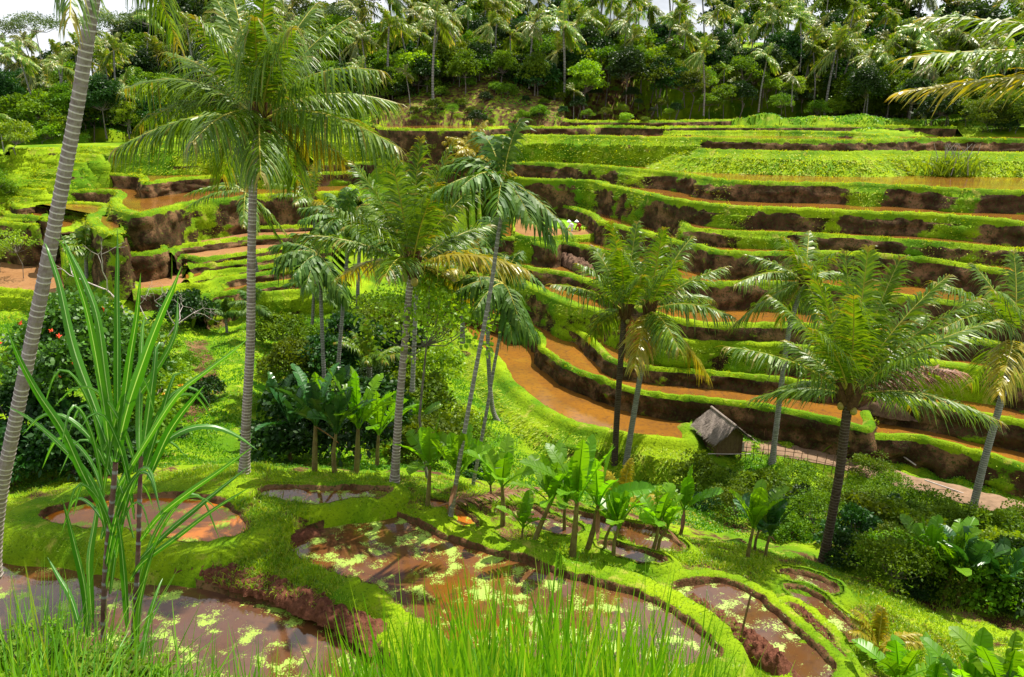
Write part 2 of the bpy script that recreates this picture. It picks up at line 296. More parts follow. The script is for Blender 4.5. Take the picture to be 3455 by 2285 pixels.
T(Lc((775,475),(785,458),(815,440),(900,430),(1100,405),(1300,395),(1520,385)), -12.4, 8, 'paddy_pale', .15, w=.5, lip=.25)
T(Lc((780,505),(800,490),(830,486),(900,500),(960,495),(1100,474),(1310,440),(1500,425)), -13.0, 8, 'paddy_pale', .2, w=.5, lip=.25)
T(Lc((850,535),(900,526),(1000,522),(1140,505),(1310,476),(1500,460)), -13.4, 7, 'paddy_pale', .15, w=.45, lip=.25)
T(Lc((850,600),(880,590),(940,575),(962,556),(1100,545),(1310,520),(1500,500)), -13.9, 7, 'paddy', .25, w=.5, lip=.3)
T(Lc((600,650),(640,646),(760,632),(850,617),(920,620),(1000,592),(1100,575),(1310,547),(1500,530)), -14.2, 8, 'paddy_pale', .5, w=.6, lip=.35)
T(Lc((840,690),(870,680),(940,665),(1100,640),(1150,622),(1320,600),(1500,585)), -14.8, 7, 'paddy', .4, w=.6, lip=.35)
T(Lc((900,735),(930,722),(1000,700),(1100,667),(1355,645),(1500,635)), -15.3, 6, 'paddy', .5, w=.5, lip=.35)
T(Lc((-60,618),(30,632),(120,640),(215,652),(275,650),(300,630)), -14.8, 15, 'paddy_pale', .9, w=.3, lip=.4, raise_=.08)
# bright lawn steps, far left
for k, (yy, x0, x1) in enumerate([(500, 150, 455), (522, 110, 330), (548, 60, 285), (575, 30, 250), (610, 10, 215), (640, -10, 150), (668, -40, 110)]):
    T([(x0-120, yy+6), (x0, yy+2), ((x0+x1)/2, yy-3), (x1, yy+2), (x1+18, yy-12)], (170, yy), 9, 'grass', 1.2, foot=1.1, w=.3, raise_=.05, lip=.6)
def prep(t):
    P = smooth_curve(np.array(t['px'], float), 8)
    Q = atz(P[:, 0], P[:, 1], t['z'])[:, :2]
    Q, s = resample(Q, .28); 
    T_ = nrm(np.gradient(Q, axis=0)); n = np.stack([T_[:, 1], -T_[:, 0]], 1)
    Q = Q+n*(noise(Q[:, 0], Q[:, 1], 3.0, 1)*.07)[:, None]
    t['Q'] = Q; t['n'] = n; t['s'] = s
    e0, e1 = Q[0], Q[-1]; d = t['depth']
    b0 = e0+nrm(e0)*d; b1 = e1+nrm(e1)*d; t['poly'] = np.concatenate([Q[::2], [e1], [b1], [b0]])
for t in TER: prep(t)
# ------------------------------------------------------------------ near ponds: outlines of the water, each on its own level
PONDS = [dict(nm='A', z=-12.0, mat='pond_a', px=[(150,1748),(220,1718),(330,1693),(450,1684),(600,1681),(700,1690),(770,1715),(825,1760),(830,1800),(700,1835),(560,1822),(420,1795),(300,1785),(200,1775)], w=.9, wall=.28),
 dict(nm='B', z=-12.55, mat='pond_b', px=[(-60,1850),(120,1872),(240,1868),(380,1890),(520,1925),(620,1965),(750,2005),(900,2040),(1050,2085),(1180,2145),(1260,2210),(1300,2300),(900,2420),(300,2400),(-150,2300)], w=.5, wall=.35),
 dict(nm='C', z=-12.3, mat='pond', px=[(975,1850),(1000,1806),(1090,1783),(1150,1752),(1250,1728),(1300,1727),(1400,1770),(1500,1820),(1620,1860),(1750,1897),(1850,1930),(2000,1975),(2150,2015),(2250,2060),(2320,2105),(2390,2165),(2420,2215),(2300,2260),(1900,2250),(1560,2180),(1420,2100),(1300,2010),(1150,1945),(1020,1890)], w=.75, wall=.3),
 dict(nm='D', z=-11.95, mat='pond', px=[(880,1658),(950,1646),(1100,1655),(1295,1652),(1298,1678),(1180,1690),(1080,1706),(960,1692),(890,1675)], w=.35, wall=.22),
 dict(nm='E', z=-12.85, mat='pond_b', px=[(2270,1990),(2330,1977),(2440,1970),(2530,2005),(2600,2060),(2700,2150),(2800,2245),(2790,2300),(2700,2310),(2620,2230),(2540,2160),(2440,2090),(2330,2030)], w=.4, wall=.25),
 dict(nm='F', z=-13.0, mat='pond_a', px=[(2655,2050),(2710,2075),(2780,2150),(2850,2250),(2800,2235),(2720,2150)], w=.35, wall=.2),
 dict(nm='G', z=-13.3, mat='pond_b', px=[(2650,1985),(2740,2010),(2840,2085),(2895,2150),(2850,2160),(2770,2090),(2700,2035)], w=.3, wall=.2),
 dict(nm='H', z=-13.4, mat='pond_b', px=[(2640,1935),(2740,1950),(2820,1985),(2800,2008),(2710,1978)], w=.3, wall=.2),
 dict(nm='I', z=-12.6, mat='pond_b', px=[(1670,1735),(1780,1715),(1850,1745),(1950,1790),(1900,1805),(1760,1765)], w=.3, wall=.18),
 dict(nm='J', z=-13.0, mat='pond_b', px=[(1850,1722),(1950,1735),(2080,1770),(2200,1790),(2290,1840),(2290,1862),(2190,1860),(2090,1815),(1960,1770)], w=.3, wall=.18),
 dict(nm='K', z=-12.7, mat='pond_b', px=[(2020,1840),(2120,1850),(2230,1890),(2240,1905),(2130,1890)], w=.25, wall=.15),
 dict(nm='L', z=-12.2, mat='pond_a', px=[(1440,1690),(1520,1705),(1600,1760),(1590,1785),(1500,1740)], w=.2, wall=.12)]
for p in PONDS:
    P = np.array(p['px'], float); Q = np.concatenate([P[-2:], P, P[:3]]); S = smooth_curve(Q, 8)[16:16+8*len(P)]
    X = atz(S[:, 0], S[:, 1], p['z'])[:, :2]; X = np.concatenate([X, X[:1]]); X, s = resample(X, .10); X = X[:-1]
    if (X[:, 0]*np.roll(X[:, 1], -1)-X[:, 1]*np.roll(X[:, 0], -1)).sum() < 0: X = X[::-1]   # counter-clockwise
    T_ = nrm(np.roll(X, -1, 0)-np.roll(X, 1, 0)); n = np.stack([T_[:, 1], -T_[:, 0]], 1); X = X+n*(noise(X[:, 0], X[:, 1], .8, 2)*.035)[:, None]; p['X'] = X; p['n'] = n
def inpoly(x, y, P):
    r = np.zeros(x.shape, bool); bb = (x >= P[:, 0].min()) & (x <= P[:, 0].max()) & (y >= P[:, 1].min()) & (y <= P[:, 1].max())
    if not bb.any(): return r
    xx = x[bb]; yy = y[bb]; c = np.zeros(xx.shape, bool); j = len(P)-1
    for i in range(len(P)):
        if P[i, 1] != P[j, 1]:
            c ^= ((P[i, 1] > yy) != (P[j, 1] > yy)) & (xx < (P[j, 0]-P[i, 0])*(yy-P[i, 1])/(P[j, 1]-P[i, 1])+P[i, 0])
        j = i
    r[bb] = c; return r
# ------------------------------------------------------------------ base ground
CPTS = []
for x in (-34, -22, -14, -8, -4, 0, 4, 8, 14, 22, 34):
    CPTS += [(x, -20, 1.0), (x, -6, -1.2), (x, 0, -1.7), (x, 2.5, -2.9), (x, 5, -5.2), (x, 9, -9.6), (x, 12, -12.2)]
def cz(px, py, z): CPTS.append(tuple(atz(px, py, z)))
for a in [(100,1900,-12.4),(0,2100,-12.5),(500,1880,-12.2),(300,1670,-11.95),(60,1720,-12.05),(700,1640,-11.9),(1000,1620,-11.85),(1330,1640,-11.9),(1500,1700,-12.2),(1150,1715,-11.95),(900,1800,-12.0),
          (900,1950,-12.2),(1200,2060,-12.25),(1700,1800,-12.5),(1900,1860,-12.55),(2300,1940,-12.8),(2600,2000,-13.05),(2900,2040,-13.6),(2900,2250,-13.5),(2500,2280,-12.9),(1500,2285,-12.3),(700,2285,-12.5),(2450,1890,-13.1),(3300,2285,-14.2),(1600,1690,-12.3),(2000,1740,-12.9),
          (100,1600,-14.5),(500,1570,-14.5),(900,1560,-14.6),(620,1480,-14.8),(650,1400,-15.0),(650,1300,-15.4),(750,1180,-16.2),(400,1250,-15.3),(100,1300,-15.2),(50,1100,-15.8),(150,1010,-15.4),(20,1450,-14.6),(350,1020,-15.8),(560,1080,-16.4),
          (1000,1450,-16.3),(1100,1200,-17.2),(1300,1500,-17.3),(1000,1120,-17),(1400,1100,-17.9),(1500,1450,-18.4),(1350,1000,-17.6),(1600,1560,-19),(1550,1350,-19.4),
          (2000,1620,-20.8),(1750,1560,-20.6),(2250,1650,-20.6),(2400,1700,-19.6),(2700,1740,-18.5),(2500,1560,-20.8),(2430,1525,-20.8),(2780,1890,-15.5),(3000,1750,-18.6),(3400,1920,-16.8),(3400,2120,-15.4),(3100,1950,-16.2),(3400,1720,-20.8),(3150,1650,-20.9),(2950,1590,-20.9),(2750,1540,-20.9),(2300,1830,-14.5),(2000,1690,-14.6),
          (3700,2000,-16.5),(3800,1700,-20),(-300,1700,-13.5),(-400,1200,-15),(-300,900,-15.5),(-300,650,-10.5)]: cz(*a)
for t in TER:
    k = max(6, int(len(t['Q'])/7))
    for q, n in list(zip(t['Q'], t['n']))[::k]:
        b = q-n*.5; CPTS.append((b[0], b[1], t['z']-1.3))
def cy(px, py, y): CPTS.append(tuple(aty(px, py, y)))
for a in [(1400,425,108),(1700,420,109),(2000,405,110),(2300,400,111),(1400,350,113),(1700,300,116),(1900,310,116),(2300,320,117),(1150,430,106),(1000,400,111),(1650,255,122),(2000,245,124),(2300,280,122),(2600,385,107),(2600,320,122),(2800,392,106),(2450,380,108),(2900,385,106),(3200,410,101),(3500,420,98),(3700,430,96),
          (0,440,104),(200,430,106),(400,435,104),(700,440,106),(-300,480,96),(-300,440,110),(200,400,125),(600,390,128),(1000,350,135),(3200,380,120),(3600,390,120)]: cy(*a)
CPTS += [(x, 150, z_) for x, z_ in ((-120, 2), (-70, 2.5), (-20, 7), (25, 9), (70, 9), (120, 8))]+[(x, 178, z_) for x, z_ in ((-120, 3), (-70, 4), (-20, 11), (25, 13), (70, 13), (120, 12))]+[(-400, 300, -12), (0, 300, -14), (400, 300, -12), (-400, 600, -30), (0, 600, -30), (400, 600, -30), (-90, 60, -12), (-130, 100, -6), (110, 60, -10), (150, 90, -2)]
CP_ = np.array(CPTS); nC = len(CP_)
A_ = np.zeros((nC+3, nC+3)); dd = np.linalg.norm(CP_[:, None, :2]-CP_[None, :, :2], axis=2); A_[:nC, :nC] = dd+np.eye(nC)*-.6
A_[:nC, nC] = 1; A_[:nC, nC+1:] = CP_[:, :2]; A_[nC:, :nC] = A_[:nC, nC:].T; W_ = np.linalg.solve(A_, np.concatenate([CP_[:, 2], np.zeros(3)]))
def base(x, y):
    x = np.asarray(x, float); y = np.asarray(y, float); o = W_[nC]+W_[nC+1]*x+W_[nC+2]*y
    for i in range(nC): o = o+W_[i]*np.sqrt((x-CP_[i, 0])**2+(y-CP_[i, 1])**2+.3)
    r = np.hypot(x, y); return o+noise(x, y, 9, 0)*np.clip((r-8)/80, .03, .35)+noise(x, y, 1.6, 1)*np.clip((r-6)/200, .015, .10)
def Hf(x, y, slabs=True):
    x = np.atleast_1d(np.asarray(x, float)); y = np.atleast_1d(np.asarray(y, float)); h = base(x, y)
    if slabs:
        for t in TER: m = inpoly(x, y, t['poly']); h = np.where(m, np.maximum(h, t['z']), h)
    return h
def hit(px, py, y0=12.0, y1=240.0, slabs=True):
    r = ray(px, py); ys = np.geomspace(y0, y1, 500); x = r[0]/r[1]*ys; z = r[2]/r[1]*ys; h = Hf(x, ys, slabs); k = np.argmax(h >= z)
    if not (h >= z).any(): k = len(ys)-1
    return np.array([x[k], ys[k], max(h[k], z[k])])
na, ny = 560, 620
aa = np.linspace(-1.0, 1.0, na); yy = np.geomspace(1.6, 600, ny); GA, GY = np.meshgrid(aa, yy); GX = GA*GY*np.where(GY < 6, 1, 1)
GX = GA*(GY+3); GZ = base(GX, GY)
for p in PONDS:
    Xo = p['X']+p['n']*.10; m = inpoly(GX, GY, Xo); GZ = np.where(m, np.minimum(GZ, p['z']-.25), GZ)
SM = np.full(GZ.shape, -99.)
for t in TER: m = inpoly(GX, GY, t['poly']); SM = np.where(m, np.maximum(SM, t['z']), SM)
GZ = np.where(SM > -90, np.minimum(GZ, SM-.45), GZ)
GV = .86+.22*noise(GX, GY, 4, 3)-np.where(GY < 30, .18+.30*np.clip(noise(GX, GY, 2.2, 0), 0, 1), 0)
dep = GY*CP-GZ*SP; gpx = W/2+F*GX/dep; gpy = Hh/2-F*(GY*SP+GZ*CP)/dep   # where the photograph sees each point, to set what grows there
worn = np.exp(-((gpx-640-60*np.sin(gpy/90))/38)**2)*((gpy > 1150) & (gpy < 1420) & (GY > 30)); GV = GV-worn*.9
cut = (gpx > 1250) & (gpx < 2430) & (GY > 100); GV = np.where(cut, .42, GV); dirt = ((gpx > 3100) | (gpx < 2430)) & (GY > 112) & ~cut; GV = np.where(GY > 126, .8, GV)
mb = MB(); idx = np.arange(na*ny).reshape(ny, na)
mb.add(np.stack([GX, GY, GZ], -1).reshape(-1, 3), np.stack([idx[:-1, :-1], idx[:-1, 1:], idx[1:, 1:], idx[1:, :-1]], -1).reshape(-1, 4), GV.ravel())
tag(mb.build('ground', M['near_bank'], smooth=True), kind='structure')
bx, by = np.meshgrid(np.linspace(-40, 40, 60), np.linspace(-40, 1.62, 40)); bz = base(bx, by); idx = np.arange(bx.size).reshape(bx.shape); mb = MB()
inn = np.abs(bx) <= 4.6*1.0; bz = np.where((by > 1.5) & (np.abs(bx) < 4.8), bz-.01, bz)
mb.add(np.stack([bx, by, bz], -1).reshape(-1, 3), np.stack([idx[:-1, :-1], idx[:-1, 1:], idx[1:, 1:], idx[1:, :-1]], -1).reshape(-1, 4), .95)
tag(mb.build('ground', M['near_bank'], smooth=True), kind='structure')
# ------------------------------------------------------------------ terrace banks and water
gfar = MB()
def sweep(mb, rows, v, closed=False):
    R = len(rows); n = len(rows[0]); V = np.stack(rows, 0); i = np.arange(R-1)[:, None]*n; j = np.arange(n if closed else n-1)[None]; k = (j+1) % n
    mb.add(V.reshape(-1, 3), np.stack([i+j, i+k, i+n+k, i+n+j], -1).reshape(-1, 4), np.stack(v, 0).ravel())
for ti, t in enumerate(TER):
    Q, n, s, z = t['Q'], t['n'], t['s'], t['z']; L = len(Q)
    n1 = noise(s+ti*31, s*0, 5.5, 2); n2 = noise(s+ti*17, s*0+3, 1.3, 3); n3 = noise(s+ti*7, s*0+9, 14, 0)
    ga = np.full(L, float(t['grass']))
    if t['split']: ga = np.where(Q[:, 0] > atz(t['split'][0], 475, z)[0], t['split'][1], ga)
    bankf = np.clip(ga*1.25-.25+n1*.40+n3*.35*(ga > .15), 0, 1); bankf = bankf*bankf*(3-2*bankf)
    w = t['w']*(1+.25*n3); up = t['up']*(1+.3*n2); lip = t['lip']*(.6+.5*n2.clip(-.8, 1)+bankf*2.2); drop = t['drop']
    foot = .15+t['foot']*(.25+bankf)+n2*.08
    def row(off, dz): return np.concatenate([Q+n*np.broadcast_to(off, (L,))[:, None], (z+np.broadcast_to(dz, (L,)))[:, None]], 1)
    one = np.ones(L); H0 = np.full(L, -99.)
    for off_ in (foot+.5, .4):
        Xo = Q+n*np.broadcast_to(off_, (L,))[:, None]; h_ = np.full(L, -99.)
        for t2 in TER:
            if t2 is not t and t2['z'] < z: h_ = np.where(inpoly(Xo[:, 0], Xo[:, 1], t2['poly']), np.maximum(h_, t2['z']), h_)
        h_ = np.where(h_ < -90, np.clip(base(Xo[:, 0], Xo[:, 1]), z-3, z-.3), h_); H0 = h_ if H0[0] < -98 else np.minimum(H0, np.maximum(h_, -99))
    ker = np.ones(9)/9; hh = np.clip(z-H0, .35, 5.5); hh = np.convolve(np.pad(hh, 4, 'edge'), ker, 'valid')
    rows = [row(-w-.35, -.2*one), row(-w-.12, .01*one), row(-w*.8, up*.9), row(-w*.3, up*1.1), row(0, up), row(.10+foot*.06, up-.22), row(.12+foot*.22, -np.minimum(lip, hh)*.5)]
    vs = [.3*one, .75*one, 1.3*one, 1.3*one, 1.3*one, 1.25*one, .2+bankf*1.0+.25*n2]
    sag = n2*.07
    for f in (.2, .3, .4, .5, .6, .7, .8, .9, 1.0):
        zz_ = hh*f; big = noise(s, zz_*1.6+ti*9, 2.6, 1); led = np.clip(noise(s*.35, zz_*1.3+ti*5, 1.5, 3), -.6, 1.2)
        rows.append(row(.12+foot*(.25+.75*f)+sag*(1-f)+big*.13+led*.16+noise(s, zz_+ti, .7, 2)*.05, -zz_-.1)); vs.append(bankf*1.1-.10+.34*led+.30*noise(s, zz_+ti*3, 3.2, 0)+(.25 if f > .85 else 0)*(n1 > .2))
    rows.append(row(foot+.45, -hh-1.6)); vs.append(bankf)
    mb = MB(); sweep(mb, rows, vs)
    for e in (0, -1):
        c0 = Q[e]; c1 = c0+nrm(c0)*t['depth']; rr_ = np.linspace(0, 1, 14)[:, None]; cl = c0*(1-rr_)+c1*rr_; cl = cl+.12*noise(cl[:, 0], cl[:, 1], 2.5, 1)[:, None]; sd_ = -1 if e == 0 else 1; tv = nrm(Q[3]-Q[0]) if e == 0 else nrm(Q[-1]-Q[-4]); rws = [np.concatenate([cl+tv*sd_*o_, np.full((14, 1), z+z_)], 1) for o_, z_ in ((-.6, .02), (-.3, .2), (0, .15), (.5, -.5), (1.3, -1.4), (2.6, -2.8))]
        sweep(mb, rws, [np.full(14, 1.0)]*6)
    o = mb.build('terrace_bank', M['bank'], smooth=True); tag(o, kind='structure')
    # level surface
    inner = Q-n*(w*.6)[:, None]; e0, e1 = Q[0], Q[-1]; d = t['depth']; poly = np.concatenate([inner[::3], [inner[-1]], [e1+nrm(e1)*d], [e0+nrm(e0)*d]])
    tris = geometry.tessellate_polygon([[Vector((p[0], p[1], 0)) for p in poly]])
    mb = MB(); gt = t['mat'] == 'grass'; zz = z+(t['up']*.7 if gt or t['mat'] == 'seedling' else 0.02)
    tris = np.array(tris); mb.add(np.concatenate([poly, np.full((len(poly), 1), zz)], 1), tris, 1.2)
    V = mb.v[0]; tr = tris; cr = np.cross(V[tr[:, 1]]-V[tr[:, 0]], V[tr[:, 2]]-V[tr[:, 0]])[:, 2]
    mb.f[0] = np.where((cr < 0)[:, None], mb.f[0][:, [0, 2, 1, 3]], mb.f[0])
    o = mb.build('rice_field' if gt or t['mat'] == 'seedling' else 'paddy_water', M['bank'] if gt else M[t['mat']]); tag(o, kind='structure')
    # grass fuzz along the rim and down the grassed parts
    D = np.hypot(*Q[L//2]); dens = np.clip(75/D, .5, 2.5); m = int(s[-1]*34*dens)
    u = RNG.random(m)*(L-1); k = u.astype(int); fr = (u-k)[:, None]; k2 = np.minimum(k+1, L-1); q = Q[k]*(1-fr)+Q[k2]*fr
    off = RNG.uniform(-1, .28, m); off = np.where(off < 0, off*w[k], off); B = np.concatenate([q+n[k]*off[:, None], (z+up[k]*np.where(off > 0, .6, .9))[:, None]], 1)
    Dd = np.concatenate([n[k]*.5+RNG.normal(0, .35, (m, 2)), np.full((m, 1), .9)], 1); hs = RNG.uniform(.10, .26, m)*np.clip(D/70, .7, 1.3)*(1+.6*noise(B[:, 0], B[:, 1], 2.0, 1))
    blades(gfar, B, Dd, RNG.normal(0, 1, (m, 3))*[1, .3, .1], hs, hs*.25, .35, 1, v=np.clip(RNG.random(m)*.6+.25+.35*noise(B[:, 0], B[:, 1], 6, 3), 0, .99), prof=lambda t_: 1-t_*.7)
    m = int(s[-1]*34*dens*(1+t['foot']+float(hh.mean())*.6)); u = RNG.random(m)*(L-1.01); k = u.astype(int); f = RNG.random(m); keep = bankf[k] > RNG.uniform(.25, .8, m)
    fr = (u-k)[keep][:, None]; k = k[keep]; f = f[keep]; B = np.concatenate([Q[k]*(1-fr)+Q[k+1]*fr+(n[k]*(1-fr)+n[k+1]*fr)*(.15+foot[k]*(.22+.78*f))[:, None], (z-hh[k]*f-.03+RNG.normal(0, .04, len(k)))[:, None]], 1)
    Dd = np.concatenate([n[k]*.9+RNG.normal(0, .4, (len(k), 2)), np.full((len(k), 1), .8)], 1); hs = RNG.uniform(.15, .42, len(k))*np.clip(D/70, .7, 1.3)*(1.5 if t['foot'] > 1.5 else 1)
    blades(gfar, B, Dd, RNG.normal(0, 1, (len(k), 3))*[1, .3, .1], hs, hs*.22, .5, 1, prof=lambda t_: 1-t_*.7)
tag(gfar.build('grass', M['grass_far']), 'bright yellow-green grass edging the terrace walls across the valley', 'grass', kind='stuff')
# ------------------------------------------------------------------ near ponds
gn = MB()
for p in PONDS:
    X, n, z = p['X'], p['n'], p['z']; L = len(X); s = np.arange(L)*.1; n1 = noise(X[:, 0], X[:, 1], 2.5, 1); n2 = noise(X[:, 0], X[:, 1], .5, 2); w = p['w']*(1+.2*n1); wall = p['wall']*.55*(1+.3*n2+.45*n1); one = np.ones(L)
    def row(off, zz): return np.concatenate([X+n*np.broadcast_to(off, (L,))[:, None], np.broadcast_to(zz, (L,))[:, None]], 1)
    bo = np.maximum(base((X+n*(w+.35)[:, None])[:, 0], (X+n*(w+.35)[:, None])[:, 1]), -99)
    rows = [row(-.12, z-.3), row(-.02+.02*n2, z+.0), row(.03+.03*n2, z+wall*.6), row(.07, z+wall), row(.2, z+wall*1.12), row(w*.6, z+wall*1.15), row(w, z+wall*1.0), row(w+.3, np.minimum(z+wall*.6, bo+.05)), row(w+.6, bo-.5)]
    mb = MB(); sweep(mb, rows, [0*one-.3, 0*one-.4, 0*one-.3, .3+.3*n2, 1.1*one, 1.3*one, 1.3*one, 1.2*one, one], True)
    tag(mb.build('pond_bank', M['near_bank'], smooth=True), kind='structure')
    mb = MB(); tris = np.array(geometry.tessellate_polygon([[Vector((q[0], q[1], 0)) for q in (X+n*.03)]])); V = np.concatenate([X+n*.03, np.full((L, 1), z)], 1)
    cr = np.cross(V[tris[:, 1]]-V[tris[:, 0]], V[tris[:, 2]]-V[tris[:, 0]])[:, 2]; tris = np.where((cr < 0)[:, None], tris[:, [0, 2, 1]], tris)
    mb.add(V, tris, .5); tag(mb.build('pond_water', M[p['mat']]), kind='structure')
    m = int(L*.1*480*p['w']); k = RNG.integers(0, L, m); off = RNG.uniform(.05, 1.5, m)*w[k]
    B = np.concatenate([X[k]+n[k]*off[:, None], (z+wall[k]*1.05-np.clip(off-w[k], 0, 1)*.4)[:, None]], 1)
    hs = RNG.uniform(.04, .13, m); blades(gn, B, np.concatenate([n[k]*-.1+RNG.normal(0, .5, (m, 2)), np.full((m, 1), .9)], 1), RNG.normal(0, 1, (m, 3))*[1, .4, .1], hs, .012+hs*.06, .35, 1, prof=lambda t_: 1-t_*.75)
def inponds(x, y, grow=.05):
    r = np.zeros(x.shape, bool)
    for p in PONDS: r |= inpoly(x, y, p['X']+p['n']*grow)
    return r
# short and long grass over the near terraces
m = 120000; px = RNG.uniform(-150, 3600, m); py = 1600+ (2330-1600)*RNG.random(m)**.8; P = atz(px, py, -12.6); x, y = P[:, 0], P[:, 1]; k = ~inponds(x, y, .08) & (y > 12.5) & (y < 27); x, y = x[k], y[k]
h = base(x, y); tall = (noise(x, y, 3.5, 3) > .35); hs = np.where(tall, RNG.uniform(.12, .36, len(x)), RNG.uniform(.05, .15, len(x)))
blades(gn, np.stack([x, y, h-.01], 1), np.concatenate([RNG.normal(0, .35, (len(x), 2)), np.full((len(x), 1), 1.)], 1), RNG.normal(0, 1, (len(x), 3))*[1, .4, .1], hs, .014+hs*.05, .4, 2)
def patch(mbx, cpx, cpy, z, rx, ry, num, h0, h1, wd=.012, segs=3, droop=.5, lean=.3):
    c = atz(cpx, cpy, z); x = c[0]+RNG.normal(0, rx, num); y = c[1]+RNG.normal(0, ry, num); k = ~inponds(x, y, .02); x, y = x[k], y[k]; hz = Hf(x, y, False); hs = RNG.uniform(h0, h1, len(x))
    blades(mbx, np.stack([x, y, hz-.02], 1), np.concatenate([RNG.normal(0, lean, (len(x), 2)), np.full((len(x), 1), 1.)], 1), RNG.normal(0, 1, (len(x), 3))*[1, .4, .1], hs, wd+hs*.02, droop, segs)
for a in [(900,1800,-12,.55,1.2,2600,.3,.75),(880,1900,-12.1,.6,.7,1800,.3,.7),(1100,1990,-12.2,1.0,.35,2200,.25,.6),(1280,2070,-12.2,.8,.35,1500,.25,.6),(760,1560,-12,.9,.5,1500,.3,.7),(480,1600,-12,2.2,.5,2600,.2,.5),(1150,1600,-12,3,.4,2200,.15,.4),(1500,1680,-12.2,1.2,.5,1200,.15,.4),(2450,1880,-13.1,1.2,.5,1800,.2,.5),(2850,1960,-13.6,1.5,.5,2200,.2,.5),(3050,2150,-13.8,1.2,1,2400,.2,.5),(2600,2230,-12.9,.8,.4,900,.15,.4),(1750,1860,-12.4,1.5,.3,1500,.12,.3),(2100,1960,-12.6,1.4,.25,1500,.12,.3),(200,1800,-12.1,1.2,.4,1500,.12,.35)]: patch(gn, *a)
tag(gn.build('grass', M['grass']), 'short green grass on the banks between the near ponds', 'grass', kind='stuff')
# ------------------------------------------------------------------ grass on the valley slopes
gs = MB(); m = 330000
px = RNG.uniform(-100, 3555, m); py = RNG.uniform(900, 1950, m); yv = RNG.uniform(27, 66, m); P = ray(px, py); x = P[:, 0]/P[:, 1]*yv; y = yv
h = base(x, y); insl = np.zeros(m, bool)
for t in TER: insl |= inpoly(x, y, t['poly'])
k = ~insl; x, y, h = x[k], y[k], h[k]; n = len(x); hs = RNG.uniform(.12, .45, n)*(1+.5*noise(x, y, 4, 1))
blades(gs, np.stack([x, y, h-.03], 1), np.concatenate([RNG.normal(0, .4, (n, 2)), np.full((n, 1), 1.)], 1), RNG.normal(0, 1, (n, 3))*[1, .4, .1], hs, .03+hs*.07, .5, 2, v=np.clip(RNG.random(n)*.9+.25*noise(x, y, 5, 3), 0, .99))
m = 60000; px = RNG.uniform(-50, 3500, m); yv = RNG.uniform(100, 124, m); P = ray(px, np.full(m, 380.)); x = P[:, 0]/P[:, 1]*yv; y = yv; insl = np.zeros(m, bool)
for t in TER: insl |= inpoly(x, y, t['poly'])
k = ~insl & ~((px > 1300) & (px < 2400) & (noise(x, y, 7, 2) < .25)); x, y = x[k], y[k]; h = base(x, y); n = len(x); hs = RNG.uniform(.25, .7, n)
blades(gs, np.stack([x, y, h-.05], 1), np.concatenate([RNG.normal(0, .4, (n, 2)), np.full((n, 1), 1.)], 1), RNG.normal(0, 1, (n, 3))*[1, .4, .1], hs, .12+hs*.12, .5, 2, v=np.clip(RNG.random(n)*.9+.3*noise(x, y, 9, 3), 0, .99))
M['grass_slope'] = leafmat('grass_slope', (.05, .21, .004), (.22, .42, .008), .5, .45, rnd=0, c3=(.38, .40, .06))
tag(gs.build('grass', M['grass_slope']), 'green grass covering the slopes down to the gully', 'grass', kind='stuff')
# ------------------------------------------------------------------ palms
def frond(mb, base_, tip, sag, L=None, pairs=46, lw=.045, lmax=.85, droop=.75, mi=0, mr=1, v=None, segs=3, rr=.03):
    b = np.asarray(base_, float); e = np.asarray(tip, float); c = (b+e)/2; c[2] += sag; c[:2] += (b-e)[:2]*.12
    t = np.linspace(0, 1, 15)[:, None]; R = b*(1-t)**2+2*c*t*(1-t)+e*t*t; Ln = np.linalg.norm(np.diff(R, axis=0), axis=1).sum()
    tube(mb, R, np.linspace(rr, rr*.25, 15), 4, v=.9, mi=mr, cap=False)
    tt = np.linspace(.13, .995, pairs); q = np.stack([np.interp(tt, t[:, 0], R[:, k]) for k in range(3)], 1); Tn = nrm(np.stack([np.interp(tt, t[:, 0], np.gradient(R, axis=0)[:, k]) for k in range(3)], 1))
    side = nrm(np.cross(Tn, [0, 0, 1.])); bad = np.abs(Tn[:, 2]) > .985; side[bad] = nrm(np.array([[.8, .6, 0]])); upv = np.cross(side, Tn)
    prof = np.interp(tt, [0, .13, .3, .6, .85, 1], [.4, .55, .95, 1, .7, .32])*lmax
    tw = RNG.normal(0, .06)
    for sg in (-1, 1):
        fw = np.interp(tt, [0, .5, 1], [.45, .75, 1.6])[:, None]; D = side*sg*1.0+Tn*fw+upv*(.22+RNG.normal(0, .16, (pairs, 1)))+RNG.normal(0, .12, (pairs, 3))
        Dn = nrm(D); wd = nrm(np.cross(Dn, upv+side*.45*sg+RNG.normal(0, .2, (pairs, 3))))
        vv = np.clip(RNG.random(pairs)*.75+.1, 0, .89) if v is None else np.full(pairs, v)
        vv = np.where((RNG.random(pairs) < .05) | (tt > .96), .95, vv) if v is None else vv
        blades(mb, q, D, wd, prof*RNG.uniform(.85, 1.1, pairs), lw*(.75+.5*prof/lmax), droop*RNG.uniform(.6, 1.25, pairs), segs, mi=mi, v=vv, prof=lambda t_: min(1, .55+t_*3)*(1-t_**2.5)*.97+.03)
